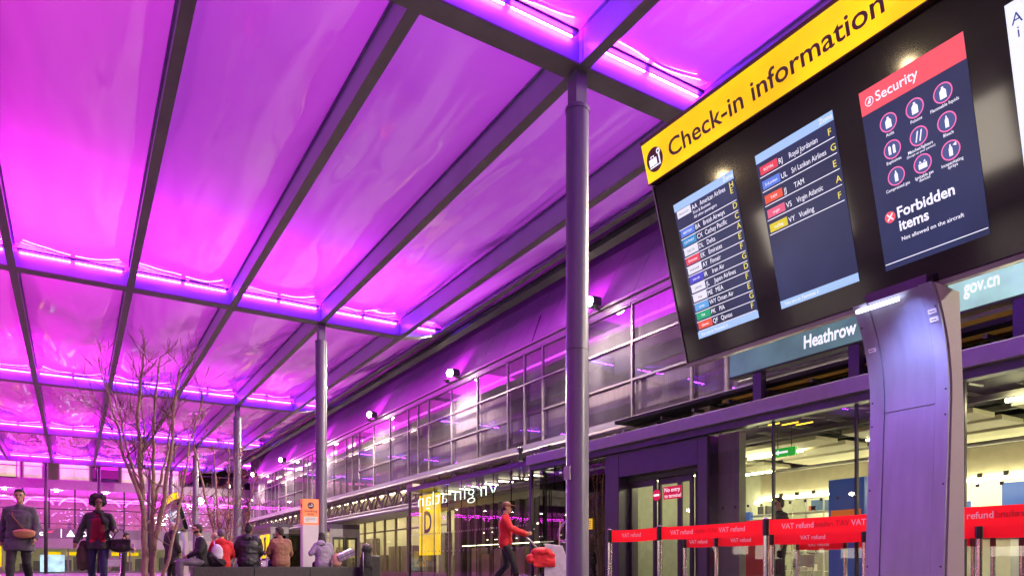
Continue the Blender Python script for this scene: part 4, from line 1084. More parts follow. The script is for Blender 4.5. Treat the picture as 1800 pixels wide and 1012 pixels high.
S1=[([(-.06,0,0),(-.10,1.0,.05),(-.14,2.0,.0),(-.17,3.2,-.05),(-.10,4.30,.0)],.085),
    ([(.02,0,.08),(.03,.9,.1),(.02,2.1,.12),(.05,3.3,.1),(.16,4.28,.1)],.070),
    ([(-.10,1.55,-.02),(-.38,2.4,-.1),(-.52,3.1,-.15),(-.80,4.15,-.2)],.05),
    ([(-.12,1.7,.02),(-.55,2.7,.25),(-.72,3.4,.3),(-.95,3.9,.3)],.036),
    ([(.03,.75,.1),(.28,1.7,.0),(.46,2.6,-.1),(.50,3.4,-.1),(.62,4.02,-.1)],.065),
    ([(.16,0,-.05),(.38,.6,.0),(.55,1.7,.1),(.70,2.7,.1),(.95,3.55,.1)],.048),
    ([(.02,1.5,.1),(.16,2.4,.3),(.26,3.4,.4),(.40,4.2,.4)],.042),
    ([(-.13,2.2,0),(-.2,3.0,.2),(-.34,4.2,.3)],.032)]
tree('bare_tree','tall bare multi stemmed tree with pale trunks in front of the far terminal',(1.17,14.53),S1,21)
S2=[([(-.05,0,0),(-.12,1.2,0),(-.4,2.3,0),(-.6,3.3,0),(-.75,4.0,0)],.07),([(.05,0,0),(.0,1.3,0),(-.12,2.5,0),(-.2,3.9,0)],.07),
    ([(.1,0,.1),(.14,1.2,.1),(.22,2.3,.1),(.2,4.0,.1)],.06),([(.16,0,0),(.55,.95,0),(.8,2.0,0),(1.0,3.2,0)],.06),([(0,.6,0),(.28,1.25,.0),(.38,2.2,0),(.35,3.7,.2)],.045),([(-.1,.2,0),(-.75,1.3,.2),(-1.15,2.3,.3),(-1.3,3.2,.3)],.045)]
tree('bare_tree','second bare tree with a few withered leaves behind the red coat person',(3.55,21.6),S2,33,leaves=.35,density=1.15)

# ------------------------------------------------------------------ people
SK={'d':mat('dark skin',(.24,.12,.08),.5,var=.05),'m':mat('brown skin',(.38,.20,.13),.5,var=.05),'l':mat('light skin',(.52,.29,.21),.5,var=.05)}
EYE=mat('dark eye',(.015,.012,.01),.25,var=0)
def cloth(key,c,rough=.8): return mat(key,c,rough,var=.18,vscale=9,bump=.35,bscale=14)
def remesh(mb,vox,name,m,parent,fold=0,sm=3):
    me=bpy.data.meshes.new('raw'); me.from_pydata([tuple(p) for p in mb.v],[],mb.f); me.update()
    o=bpy.data.objects.new('raw',me); C.objects.link(o)
    r=o.modifiers.new('r','REMESH'); r.mode='VOXEL'; r.voxel_size=vox
    s=o.modifiers.new('s','SMOOTH'); s.iterations=sm; s.factor=.5
    dg=bpy.context.evaluated_depsgraph_get(); dg.update()
    nm=bpy.data.meshes.new_from_object(o.evaluated_get(dg)); bpy.data.objects.remove(o); bpy.data.meshes.remove(me)
    if fold:
        for v in nm.vertices:
            q=v.co; k=noise.noise(Vector((q.x*7,q.y*7,q.z*11)))+.5*noise.noise(Vector((q.x*16,q.y*16,q.z*22)))
            v.co=q+v.normal*(k*fold)
    nm.name=name; nm.materials.clear(); nm.materials.append(m)
    for p in nm.polygons: p.use_smooth=True
    ob=bpy.data.objects.new(name,nm); C.objects.link(ob); ob.parent=parent; ORG[ob]=Vector((0,0,0)); return ob
V=Vector
def stand(): 
    return dict(P=V((0,0,.96)),W=V((0,.01,1.12)),Ct=V((0,.0,1.30)),N=V((0,.0,1.49)),H=V((0,.03,1.645)),
     sR=V((.172,0,1.405)),sL=V((-.172,0,1.405)),eR=V((.25,-.03,1.15)),eL=V((-.25,-.03,1.15)),wR=V((.26,.06,.90)),wL=V((-.26,.06,.90)),
     hR=V((.095,0,.93)),hL=V((-.095,0,.93)),kR=V((.10,.02,.50)),kL=V((-.10,.02,.50)),aR=V((.105,-.02,.09)),aL=V((-.105,-.02,.09)),tR=V((.12,.15,.045)),tL=V((-.12,.15,.045)),face=V((0,1,0)))
def walk():
    p=stand(); p.update(kR=V((.10,.17,.53)),aR=V((.10,.27,.10)),tR=V((.11,.43,.07)),kL=V((-.10,.03,.50)),aL=V((-.10,-.27,.16)),tL=V((-.11,-.14,.05)),
     eR=V((.25,-.10,1.16)),wR=V((.27,-.08,.90)),eL=V((-.25,.02,1.15)),wL=V((-.25,.16,.93))); return p
def sit(lean=.0,seat=.45):
    s=seat+.10
    return dict(P=V((0,0,s)),W=V((0,.02+lean*.3,s+.17)),Ct=V((0,.02+lean*.8,s+.36)),N=V((0,.04+lean*1.2,s+.555)),H=V((0,.08+lean*1.5,s+.70)),
     sR=V((.170,.02+lean,s+.465)),sL=V((-.170,.02+lean,s+.465)),eR=V((.25,.08+lean,s+.22)),eL=V((-.25,.08+lean,s+.22)),wR=V((.14,.30+lean*.5,s+.12)),wL=V((-.14,.30+lean*.5,s+.12)),
     hR=V((.095,.03,s-.01)),hL=V((-.095,.03,s-.01)),kR=V((.12,.46,s+.0)),kL=V((-.12,.46,s+.0)),aR=V((.12,.46,.09)),aL=V((-.12,.46,.09)),tR=V((.13,.62,.045)),tL=V((-.13,.62,.045)),face=V((0,1,0)))
def person(lab,loc,yaw,p,skin,top,trousers,hair,shoes=(.02,.02,.02),scale=1.0,bulk=1.0,coat=0,hood=False,collar=None,sleeve=True,beard=None,female=False,hairc=(.015,.012,.010),extra=None):
    t=thing('person',lab,'person',(loc[0],loc[1],loc[2] if len(loc)>2 else 0),R(yaw)); t.scale=(scale,)*3
    ORG[t]=Vector((0,0,0))
    f=p['face'].normalized(); up=V((0,0,1)); side=f.cross(up).normalized(); H=p['H']; up=side.cross(f).normalized()
    b=MB(); w=.94 if female else 1.0
    def torso(mb,g,lo=None):
        for s in (1,-1):
            X=V((s,0,0))
            mb.cap(p['P']+X*.075,.105+g,p['W']+X*.068*w,.095*w+g).cap(p['W']+X*.068*w,.095*w+g,p['Ct']+X*.085*w,.105*w+g)
            S=p['sR'] if s>0 else p['sL']
            mb.cap(p['Ct']+X*.085*w,.105*w+g,p['N'].lerp(S,.62)-V((0,0,.03)),.062+g)
        mb.cap(p['sR'],.050+g*.6,p['sL'],.050+g*.6); mb.cap(p['N']-V((0,0,.06)),.055+g*.5,p['sR'],.045+g*.7); mb.cap(p['N']-V((0,0,.06)),.055+g*.5,p['sL'],.045+g*.7)
        mb.cap(p['N']-V((0,0,.05)),.07+g*.8,p['Ct'],.10+g)
    def arm(mb,s,g,full=True):
        S,E_,W_=p['s'+s],p['e'+s],p['w'+s]
        mb.cap(S,.056+g,E_,.042+g); mb.cap(E_,.042+g,W_ if full else E_.lerp(W_,.1),.030+g if full else .04+g)
    def leg(mb,s,g):
        mb.cap(p['h'+s],.088+g,p['k'+s],.056+g); mb.cap(p['k'+s],.056+g,p['k'+s].lerp(p['a'+s],.35),.056+g); mb.cap(p['k'+s].lerp(p['a'+s],.35),.056+g,p['a'+s],.038+g)
    torso(b,-.004)
    for s in 'RL': arm(b,s,-.003); leg(b,s,-.004); b.cap(p['a'+s],.034,p['t'+s],.030)
    # neck and head
    b.cap(p['N']-V((0,0,.04)),.055,H-up*.05-f*.015,.050)
    rot=Matrix((side,f,up)).transposed()
    b.ell(H+up*.025-f*.005,.074,.093,.098,16,12,rot); b.ell(H-up*.05+f*.022,.052,.062,.062,14,10,rot)
    b.cap(H+f*.088+up*.012,.012,H+f*.108-up*.022,.016)          # nose
    b.cap(H+f*.078-up*.052-side*.015,.013,H+f*.078-up*.052+side*.015,.013)   # mouth
    b.cap(H+f*.076-up*.085,.022,H+f*.060-up*.088,.024)
    for sgn in (1,-1):
        b.cap(H+side*sgn*.075-f*.005+up*.015,.014,H+side*sgn*.074-f*.004-up*.022,.011)
        b.cap(H+side*sgn*.018+f*.080+up*.040,.012,H+side*sgn*.045+f*.068+up*.038,.012)
    # hands
    for s in 'RL':
        W_=p['w'+s]; d=(W_-p['e'+s]).normalized(); 
        hd=p.get('hand'+s); 
        if hd is not None: d=(d*.4+hd).normalized()
        sg=1 if s=='R' else -1
        inn=(V((-sg,0.35,0))-d*d.dot(V((-sg,.35,0)))).normalized(); acr=d.cross(inn).normalized()
        pc=W_+d*.055; b.cap(W_,.026,pc,.033); b.cap(pc-acr*.020,.019,pc+acr*.020,.019)
        for k,(o,L) in enumerate(((-.030,.066),(-.010,.078),(.010,.072),(.030,.055))):
            r0=pc+d*.028+acr*o; m_=r0+d*L*.5+inn*.008; e=m_+d*L*.35+inn*.026
            b.cap(r0,.0095,m_,.009).cap(m_,.009,e,.0078)
        r0=W_+d*.03-acr*.026; b.cap(r0,.012,r0+d*.035-acr*.022+inn*.012,.010).cap(r0+d*.035-acr*.022+inn*.012,.010,r0+d*.062-acr*.020+inn*.026,.0085)
    remesh(b,.010,'body',skin,t,sm=2)
    e=MB()
    for sgn in (1,-1): e.ell(H+side*sgn*.031+f*.083+up*.018,.013,.010,.009,10,7,rot)
    e.build('eyes',EYE,t,smooth=True)
    # clothes
    g=.016*bulk+ (bulk-1)*.03
    tp=MB(); torso(tp,g)
    for s in 'RL': arm(tp,s,g*.9,sleeve)
    if coat:
        k=p['hR'].lerp(p['kR'],coat)*.5+p['hL'].lerp(p['kL'],coat)*.5
        tp.etube([(V((0,k.y*.5,k.z-.10)),.205+g*1.2,.155+g),(V((0,k.y*.4,k.z)),.20+g*1.2,.150+g),(p['P'],.185+g,.125+g),(p['W'],.165+g,.110+g),(p['Ct'],.180+g,.118+g)])
    else: tp.cap(p['P']+V((.07,0,-.03)),.11+g,p['P']+V((-.07,0,-.03)),.11+g)
    tp.etube([(p['P']-V((0,0,.02)),.17+g,.115+g),(p['W'],.158*w+g,.105+g),(p['Ct'],.178*w+g,.112+g),(p['Ct']+V((0,0,.10)),.165*w+g,.095+g)])
    tp.cap(p['N']-V((0,0,.055)),.068+g*.7,p['N']-V((0,0,.02)),.058+g*.6)
    o=remesh(tp,.014,'top',top,t,fold=.010*bulk,sm=3)
    if hood: 
        hm=MB(); c=p['N']-f*.10-V((0,0,.01)); c=p['N']-f*.105-V((0,0,.035)); hm.ell(c,.12,.065,.10,14,9).cap(c+side*.10,.04,p['N']+f*.05+side*.07-V((0,0,.05)),.03).cap(c-side*.10,.04,p['N']+f*.05-side*.07-V((0,0,.05)),.03); remesh(hm,.014,'hood',top,t,fold=.006)
    if collar: MB().tube([p['N']+V((math.cos(a)*.062,math.sin(a)*.062,.005-.03*max(0,math.sin(a)))) for a in [2*math.pi*k/16 for k in range(17)]],.014,6).build('collar',collar,t,smooth=True)
    lg=MB()
    for s in 'RL': leg(lg,s,.014)
    lg.cap(p['hR'],.105,p['hL'],.105).cap(p['P']+V((.07,0,-.02)),.108,p['P']+V((-.07,0,-.02)),.108)
    remesh(lg,.014,'trousers',trousers,t,fold=.008)
    sh=MB()
    for s in 'RL': d=(p['t'+s]-p['a'+s]); sh.cap(p['a'+s]-V((0,0,.025))-d*.15,.044,p['t'+s],.038).cap(p['a'+s]-V((0,0,.0)),.045,p['a'+s]-V((0,0,.03)),.045)
    remesh(sh,.012,'shoes',cloth('shoe %.2f%.2f%.2f'%shoes,shoes,.5),t,sm=2)
    hm=MB(); hc=mat('hair %.3f%.3f'%(hairc[0],hairc[2]),hairc,.65,var=.3,vscale=60,bump=.8,bscale=90)
    if hair in('short','crop','long','bald','ponytail'):
        if hair=='bald': 
            hm.ell(H-f*.035-up*.005,.080,.075,.062,16,10,rot)
        else:
            hm.ell(H+up*.050-f*.022,.083,.092,.088,16,12,rot).ell(H-f*.055-up*.005,.074,.055,.075,14,10,rot)
            for sgn in (1,-1): hm.cap(H+side*sgn*.070-f*.012+up*.04,.018,H+side*sgn*.071-f*.015-up*.0,.013)
            hm.cap(H+f*.055+up*.098-side*.03,.026,H+f*.055+up*.098+side*.03,.026)
        if hair=='long': hm.cap(H-f*.06,.07,p['N']-f*.10-V((0,0,.10)),.075).cap(H-f*.02+side*.06,.035,p['N']+side*.085-f*.03-V((0,0,.08)),.035).cap(H-f*.02-side*.06,.035,p['N']-side*.085-f*.03-V((0,0,.08)),.035)
        if hair=='ponytail': hm.ell(H+up*.13-f*.06,.05,.05,.045)
        remesh(hm,.010,'hair',hc,t,fold=.006,sm=2)
    elif hair=='afro':
        r_=random.Random(4); hm.ell(H+up*.06-f*.055,.140,.120,.130,16,12,rot)
        for k in range(60):
            a=V((r_.uniform(-1,1),r_.uniform(-1,.55),r_.uniform(-.45,1))).normalized(); c=H+up*.06-f*.055+side*a.x*.135+f*a.y*.112+up*a.z*.128; hm.ell(c,.03,.03,.03,8,6)
        remesh(hm,.012,'hair',hc,t,fold=.012,sm=1)
    elif hair=='beanie':
        hm.ell(H+up*.045-f*.012,.092,.108,.098,16,12,rot).ell(H+up*.015-f*.03,.092,.085,.06,16,10,rot); remesh(hm,.010,'hat',cloth('hat %.2f'%hairc[0],hairc,.9),t,fold=.006)
    elif hair=='cap':
        hm.ell(H+up*.055-f*.008,.086,.102,.078,16,12,rot)
        pk=MB().add([H+f*.06+up*.062+side*.075,H+f*.185+up*.045+side*.055,H+f*.20+up*.043,H+f*.185+up*.045-side*.055,H+f*.06+up*.062-side*.075,H+f*.06+up*.076+side*.075,H+f*.185+up*.055+side*.055,H+f*.20+up*.053,H+f*.185+up*.055-side*.055,H+f*.06+up*.076-side*.075],[(4,3,2,1,0),(5,6,7,8,9),(0,1,6,5),(1,2,7,6),(2,3,8,7),(3,4,9,8),(4,0,5,9)])
        o=remesh(hm,.010,'cap',cloth('cap %.2f'%hairc[0],hairc,.8),t); pk.build('peak',cloth('cap %.2f'%hairc[0],hairc,.8),o)
        h2=MB().ell(H-f*.04-up*.01,.078,.06,.055,14,9,rot); remesh(h2,.012,'hair',mat('hair 0.015',(.015,.012,.01),.65),t)
    if beard:
        bm=MB()
        for k in range(9):
            a=R(-80+20*k); bm.ell(H-up*(.075-.035*abs(math.sin(a)))+f*(.075*math.cos(a)-.008)+side*.066*math.sin(a),.024,.024,.030,8,6)
        remesh(bm,.010,'beard',beard,t,sm=2)
    if extra: extra(t,p,H,f,side,up)
    return t
LEATH=mat('black leather',(.018,.015,.016),.35,var=.2,vscale=12,bump=.3)
TAN=mat('tan leather',(.45,.22,.10),.5,var=.2)
DENIM=cloth('denim',(.035,.045,.10)); DKTR=cloth('dark trousers',(.016,.013,.018)); GREYTR=cloth('grey trousers',(.17,.14,.19)); LJEAN=cloth('pale jeans',(.22,.22,.32))
NAVYC=cloth('dark slate coat',(.075,.065,.095)); LEATHERC=cloth('dark green jacket',(.030,.034,.032),.6); BLKSW=cloth('black sweater',(.014,.012,.016)); REDC=cloth('red coat',(.62,.02,.025)); PUFF=cloth('black puffer',(.012,.010,.018),.5); TANSW=cloth('tan sweater',(.24,.115,.07)); GREYH=cloth('lilac grey hoodie',(.29,.25,.34)); REDJ=cloth('red work jacket',(.66,.02,.03)); MAROON=cloth('maroon jumper',(.22,.008,.025)); DBLUE=cloth('dark blue top',(.03,.03,.06))
# 1 walking man at the left edge
def ex_man(t,p,H,f,side,up):
    st=[p['sR']+V((-.06,.03,.06)),p['Ct']+V((.08,.15,0)),p['W']+V((-.05,.17,.0)),V((-.16,.19,1.02))]
    o=MB().tube(st,.014,6).tube([p['sR']+V((-.06,.03,.06)),p['Ct']+V((.06,-.16,0)),V((-.19,-.12,1.02)),V((-.22,.1,1.03))],.014,6)
    b=MB(); b.ell((-.10,.20,1.0),.165,.055,.085,16,10).ell((-.10,.20,1.03),.17,.06,.05,16,8)
    bg=remesh(b,.012,'crossbody_bag',TAN,t,fold=.004); o.build('strap',mat('strap brown',(.16,.05,.04),.6),bg,smooth=True)
p=walk(); person('man in a slate coat with a tan crossbody bag at the left edge',(-.80,15.23),172,p,SK['m'],NAVYC,DKTR,'short',scale=1.02,bulk=1.25,coat=.30,extra=ex_man)
# 2 woman
def ex_woman(t,p,H,f,side,up):
    b=MB(); 
    for s in (1,-1): b.cap(p['P']+V((s*.05,.070,.02)),.095,p['Ct']+V((s*.03,.062,0)),.095)
    b.cap(p['Ct']+V((0,.06,.0)),.085,p['N']+V((0,.02,-.03)),.07)
    remesh(b,.014,'jumper',MAROON,t,fold=.005)
    h=MB().box(-.17,.17,.115,.15,.905,.955); remesh(MB().cap((.08,.098,.93),.062,(-.08,.098,.93),.062),.014,'jumper_hem',cloth('red hem',(.55,.02,.03)),t)
    sc=MB().cap(p['N']+V((-.06,-.02,.0)),.045,p['N']+V((.06,-.02,.0)),.045).cap(p['N']+V((-.06,.0,.0)),.04,p['N']+V((-.01,.075,-.02)),.04).cap(p['N']+V((.06,.0,.0)),.04,p['N']+V((.0,.075,-.02)),.04).cap(p['N']+V((-.05,.08,-.05)),.035,p['Ct']+V((-.10,.14,-.02)),.036); remesh(sc,.012,'scarf',cloth('black scarf',(.012,.01,.012)),t,fold=.008)
    b=MB(); b.box(-.54,-.21,.0,.13,.80,.98).ell((-.375,.065,.82),.19,.085,.10,14,10); bg=remesh(b,.012,'handbag',LEATH,t,fold=.006)
    MB().tube([(-.48,.05,.96),(-.42,.06,1.15),(-.32,.08,1.17),(-.24,.05,.98)],.012,6).build('handle',LEATH,bg,smooth=True)
p=walk(); p.update(kR=V((.11,.03,.50)),aR=V((.12,-.16,.13)),tR=V((.13,-.03,.05)),kL=V((-.10,.14,.52)),aL=V((-.11,.20,.09)),tL=V((-.12,.36,.05)),eL=V((-.27,.02,1.17)),wL=V((-.30,.20,1.13)),eR=V((.28,-.03,1.16)),wR=V((.36,.04,.92)),face=V((-.25,1,.02)))
person('curly haired woman in a dark jacket and maroon jumper carrying a black handbag',(.40,15.36),172,p,SK['d'],LEATHERC,DENIM,'afro',scale=.985,bulk=1.15,coat=.12,female=True,extra=ex_woman)
b=MB().ell((.0,0,.55),.17,.12,.38,14,12).ell((.02,0,.85),.12,.09,.14,12,8)
t=thing('shoulder_bag','dark brown slouchy bag hanging low beside the curly haired woman','bag',(.16,15.40,0)); ORG[t]=V((0,0,0))
remesh(MB().ell((0,0,.62),.12,.10,.25,14,12).ell((.02,0,.82),.09,.07,.12,12,8).box(-.10,.10,-.07,.07,.40,.62),.014,'bag_body',cloth('brown bag',(.05,.025,.025)),t,fold=.014)
MB().tube([(-.03,0,.95),(.0,-.02,1.06),(.05,0,1.08),(.07,0,.96)],.012,6).build('handle',LEATH,t,smooth=True)
# 3 small man with paper
def ex_small(t,p,H,f,side,up):
    MB().box(-.16,.10,.36,.368,.98,1.32).build('paper_sheet',WHITE,t)
    remesh(MB().ell((0,-.20,1.25),.17,.11,.24,14,10),.016,'backpack',cloth('navy pack',(.02,.025,.07)),t,fold=.008)
p=stand(); p.update(wR=V((.12,.32,1.12)),wL=V((-.12,.32,1.12)),H=V((0,.10,1.62)),face=V((0,1,-.55)))
person('distant man in dark clothes reading a white sheet behind the curly haired woman',(1.62,31.0),-75,p,SK['m'],BLKSW,DKTR,'short',extra=ex_small)
# 4 elderly man
p=stand(); p['face']=V((.5,1,0)); person('white haired man in a dark overcoat standing beyond the seated bearded man',(2.50,23.4),-60,p,SK['l'],cloth('charcoal overcoat',(.03,.025,.03)),DKTR,'short',scale=1.0,bulk=1.5,coat=.7,hairc=(.55,.5,.48))
# 5 bearded man
def ex_beard(t,p,H,f,side,up):
    g=MB()
    for sgn in (1,-1): g.tube([H+f*.098+side*sgn*.034+up*.018+side*.022*math.cos(a)+up*.018*math.sin(a) for a in [2*math.pi*k/12 for k in range(13)]],.0035,5).tube([H+f*.095+side*sgn*.056+up*.022,H+side*sgn*.078+up*.022],.003,5)
    g.build('glasses',BLACK,t)
    c=p['wR']+V((.02,.14,-.03)); MB().tube([c,c+V((0,.06,-.03))],.004,6).build('cigarette',WHITE,t)
p=sit(.02); p.update(wR=V((.10,.36,.62)),wL=V((-.10,.30,.68)),face=V((-.15,1,.05)),handR=V((0,.5,-1)))
person('bearded man with glasses in a black sweater sitting sideways at the bench end',(2.42,16.9),90,p,SK['l'],BLKSW,GREYTR,'short',beard=mat('beard brown',(.03,.018,.012),.8),collar=mat('white collar',(.75,.73,.75),.7),hairc=(.03,.018,.012),extra=ex_beard)
t=thing('dark_jacket','black jacket lying crumpled on the bench behind the bearded man','jacket',(2.62,16.9,.445)); ORG[t]=V((0,0,0))
remesh(MB().ell((.02,-.05,.13),.15,.15,.15).ell((.12,-.1,.09),.17,.12,.10).ell((-.05,-.08,.20),.10,.10,.14),.016,'cloth_body',BLKSW,t,fold=.02)
MB().tube([(-.02,-.17,.22),(.10,-.24,.10),(.22,-.20,.02)],.022,7).build('sleeve',BLKSW,t,smooth=True)
# 6 red coat
def ex_red(t,p,H,f,side,up):
    b=MB().ell((-.10,-.20,.80),.14,.09,.22,14,12).ell((-.10,-.24,.72),.12,.06,.12); bg=remesh(b,.014,'backpack',cloth('lilac backpack',(.55,.50,.62)),t,fold=.006)
    MB().tube([(-.16,-.17,1.0),(-.16,-.05,1.08),(-.15,.08,1.0),(-.17,.10,.8)],.014,6).build('strap',cloth('lilac backpack',(.55,.50,.62)),bg,smooth=True)
p=sit(.05); person('person in red coat and grey knitted hat sitting with a pale backpack',(2.82,17.0),-8,p,SK['l'],REDC,DKTR,'beanie',bulk=1.5,scale=.93,hood=True,hairc=(.12,.10,.13),extra=ex_red)
# 7 grey haired man beyond
p=sit(.18); p['face']=V((.3,1,-.4)); person('grey haired man in dark blue bending forward beyond the bench',(3.58,20.6,.0),60,p,SK['l'],DBLUE,DKTR,'bald',hairc=(.25,.2,.2))
sb=thing('stone_block','low dark stone block seat under the bending grey haired man','seat',(3.58,20.6,0)); MB().box(3.2,3.95,20.3,20.95,.05,.44).build('block',STONE,sb,bevel=.01); MB().box(3.26,3.89,20.36,20.89,0,.048).build('plinth',BLACK,sb)
# 8 black puffer
p=sit(.03); p.update(H=V((.02,.07,1.25)),face=V((.55,1,-.05)),wR=V((.20,.34,.68)))
person('man in a black puffer jacket sitting on the bench with his back turned',(3.40,17.0),-6,p,SK['m'],PUFF,LJEAN,'ponytail',bulk=2.0,scale=1.02,hood=True)
# 9 tan sweater
p=sit(.06); p.update(face=V((-.75,1,-.1)),wR=V((.24,.32,.66)))
person('man in a tan sweater sitting on the bench beside the smoking totem',(4.13,17.0),2,p,SK['m'],TANSW,DENIM,'short',bulk=1.35,scale=1.0,hairc=(.03,.02,.015))
# 10 hoodie
p=sit(.05); p.update(face=V((.7,1,0)),eL=V((-.30,.04,.82)),wL=V((-.16,.20,.92)))
person('person in a lilac grey hoodie sitting at the right part of the bench',(5.12,17.0),-4,p,SK['m'],GREYH,DKTR,'long',bulk=1.5,scale=.93,hood=True)
t=thing('tote_bag','peach coloured cloth bag beside the lilac hoodie person on the bench','bag',(5.36,16.76,.445)); ORG[t]=V((0,0,0))
remesh(MB().ell((0,0,.16),.10,.07,.17).ell((0.02,0,.08),.12,.08,.085),.012,'bag_body',cloth('peach cloth',(.50,.26,.19)),t,fold=.012)
MB().tube([(-.04,0,.31),(-.03,0,.42),(.04,0,.42),(.05,0,.31)],.008,6).build('handle',cloth('peach cloth',(.50,.26,.19)),t,smooth=True)
# 11 worker pushing the cart
p=walk(); p.update(eR=V((.24,.12,1.22)),wR=V((.17,.40,1.12)),eL=V((-.24,.12,1.22)),wL=V((-.17,.40,1.12)),face=V((0,1,-.05)),handR=V((0,1,.2)),handL=V((0,1,.2)))
person('worker in a red jacket and cap pushing a cleaning cart toward the round column',(7.52,12.51),-124,p,SK['m'],REDJ,DKTR,'cap',bulk=1.25,hairc=(.22,.09,.06))

# ------------------------------------------------------------------ cleaning cart
ca=thing('cleaning_cart','cleaning cart with raised purple hoop, red sack and pale front panel behind the column','cart',(8.05,11.85,0),R(-124)); ORG[ca]=V((0,0,0))
GREYM=mat('cart grey',(.30,.28,.32),.4,.4); PURP=mat('purple plastic',(.20,.03,.30),.35); REDS=cloth('red sack',(.68,.02,.03),.6)
fr=MB()
for x in (-.26,.26):
    fr.tube([(x,-.36,1.02),(x,-.30,.98),(x,-.1,.75),(x,.1,.30),(x,.75,.26)],.016,8).tube([(x,.72,.26),(x,.72,.95)],.014,8)
fr.tube([(-.26,-.36,1.02),(.26,-.36,1.02)],.017,8).tube([(-.26,.72,.95),(.26,.72,.95)],.014,8).tube([(-.26,.1,.30),(.26,.1,.30)],.014,8)
fr.build('frame',GREYM,ca,smooth=True)
MB().box(-.28,.28,.05,.80,.20,.25).build('platform',GREYM,ca,bevel=.01)
remesh(MB().box(-.1,.34,-.22,.20,.44,.70).ell((.22,-.05,.74),.16,.24,.09).ell((.25,-.28,.60),.10,.10,.10),.016,'sack',REDS,ca,fold=.016)
MB().add([(.29,-.02,.12),(.29,.62,.10),(.29,.34,.86),(.29,.0,.90),(.31,-.02,.12),(.31,.62,.10),(.31,.34,.86),(.31,.0,.90)],[(0,1,2,3),(7,6,5,4),(0,4,5,1),(1,5,6,2),(2,6,7,3),(3,7,4,0)]).build('side_panel',cloth('pale lilac sheet',(.55,.48,.60),.5),ca,bevel=.01)
MB().box(-.25,.25,.30,.80,.74,.93).build('bin',mat('dark bin',(.03,.025,.035),.45),ca,bevel=.03)
h=MB().tube([(.0,.42+.15*math.cos(a),1.16+.19*math.sin(a)+.09*math.cos(a)) for a in [2*math.pi*k/28 for k in range(29)]],.022,8).tube([(0,.33,.98),(0,.32,.90)],.02,8)
h.build('hoop',PURP,ca,smooth=True)
for x in (-.25,.25):
    for y,r_ in ((.12,.11),(.72,.07)):
        w=MB(); ring=[(x,y+r_*math.cos(a),r_+r_*.0+r_*math.sin(a)) for a in [2*math.pi*k/20 for k in range(21)]]
        w.tube([(x,y+(r_-.018)*math.cos(a),r_+(r_-.018)*math.sin(a)) for a in [2*math.pi*k/20 for k in range(21)]],.018,7).tube([(x-.03,y,r_),(x+.03,y,r_)],.012,8).build('wheel',BLACK,ca,smooth=True)
MB().tube([(.18,.25,.30),(.15,.3,1.35)],.010,6).build('broom_handle',mat('wood handle',(.45,.3,.15),.6),ca)

# ------------------------------------------------------------------ luggage
def wheel_pair(mb,x0,x1,y,r=.03):
    for x in (x0,x1): mb.tube([(x-.012,y,r),(x+.012,y,r)],r,12)
    return mb
sc=thing('suitcase','black upright suitcase standing at the right end of the bench','suitcase',(6.22,16.75,0))
MB().box(6.02,6.42,16.62,16.88,.07,.72).build('shell',mat('black fabric case',(.016,.014,.018),.55,bump=.2),sc,bevel=.035)
wheel_pair(MB(),6.06,6.38,16.66).build('wheels',BLACK,sc)
MB().tube([(6.12,16.84,.70),(6.12,16.84,.98),(6.32,16.84,.98),(6.32,16.84,.70)],.010,6).build('pull_handle',CHROME,sc)
MB().box(6.06,6.38,16.60,16.622,.15,.55).build('front_pocket',mat('black pocket',(.022,.02,.024),.6),sc,bevel=.01)
t=thing('backpack','black backpack strapped upright beside the black suitcase','backpack',(5.99,16.45,0)); ORG[t]=V((0,0,0))
remesh(MB().ell((0,0,.55),.15,.12,.30,14,12).ell((.02,.0,.85),.13,.10,.12).box(-.14,.14,-.1,.1,.02,.5),.016,'pack_body',cloth('black pack',(.014,.012,.016)),t,fold=.012)
MB().tube([(-.10,-.05,.96),(0,-.02,1.0),(.10,-.05,.95)],.012,6).tube([(-.11,-.11,.8),(-.12,-.14,.5),(-.1,-.1,.25)],.012,6).build('straps',CHROME,t,smooth=True)
t=thing('cabin_case','silver and purple hard case leaning on the end of the bench','suitcase',(5.55,16.85,.445),0); ORG[t]=V((0,0,0))
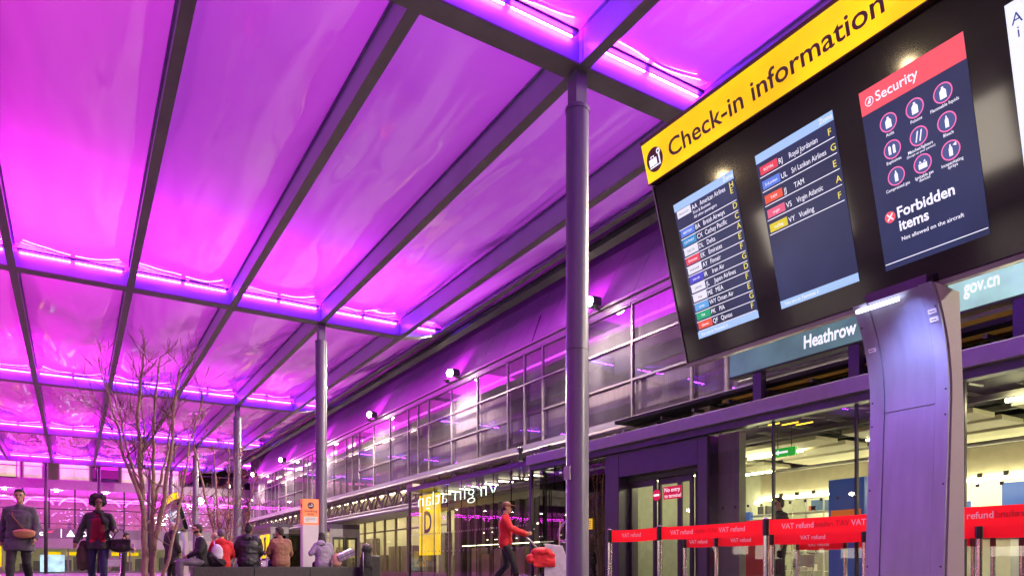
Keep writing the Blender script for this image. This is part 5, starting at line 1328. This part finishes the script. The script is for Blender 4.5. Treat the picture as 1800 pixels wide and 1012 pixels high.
t.rotation_euler=(0,R(-24),R(4)); t.location=(5.40,16.80,.55)
MB().box(0,.46,-.13,.13,.0,.17).build('shell',mat('purple silver case',(.30,.20,.42),.28,.5),t,bevel=.03)
MB().box(.0,.46,-.135,.135,.078,.092).build('zip_band',BLACK,t)
MB().box(.16,.18,-.134,.134,-.003,.173).box(.30,.32,-.134,.134,-.003,.173).build('ribs',mat('case ribs',(.42,.36,.5),.3,.5),t)

def trolley(lab,x,y,rz):
    t=thing('luggage_trolley',lab,'luggage trolley',(x,y,0),R(rz),group='luggage trolleys'); ORG[t]=V((0,0,0))
    f=MB()
    for s in (-.28,.28): f.tube([(s,-.45,1.02),(s,-.40,.95),(s,-.25,.25),(s,.55,.18)],.017,8).tube([(s,-.36,.72),(s,-.12,.72)],.012,6)
    for z,y_ in ((1.02,-.45),(.70,-.37),(.45,-.31)): f.tube([(-.28,y_,z),(.28,y_,z)],.014,8)
    for y_ in (-.1,.15,.4): f.tube([(-.28,y_,.21),(.28,y_,.21)],.010,6)
    f.build('frame',CHROME,t,smooth=True)
    MB().box(-.27,.27,-.335,-.325,.47,.68).build('advert_board',mat('board grey',(.5,.5,.55),.4),t)
    MB().box(-.3,.3,-.49,-.45,1.0,1.04).build('brake_bar',mat('purple grip',(.25,.08,.3),.4),t,bevel=.01)
    w=MB()
    for s,y_ in ((-.25,-.25),(.25,-.25),(0,.5)): w.tube([(s-.02,y_,.07),(s+.02,y_,.07)],.07,12)
    w.build('wheels',BLACK,t); return t
trolley('luggage trolley left of the pale tree trunks',.95,25.5,170)
trolley('luggage trolley beyond the man in the tan sweater',5.05,21.5,160)
trolley('luggage trolley beside the yellow telephone sign',6.6,29,175)
trolley('luggage trolley inside the shop behind the red tape',12.3,9.3,80)
trolley('luggage trolley inside the clear vestibule by the worker',10.9,16.6,100)
# dark silhouette of a shopper inside the glass
p=stand(); person('dark clad shopper standing inside behind the twin tape posts',(11.5,8.95),60,p,SK['m'],BLKSW,DKTR,'short',bulk=1.3)
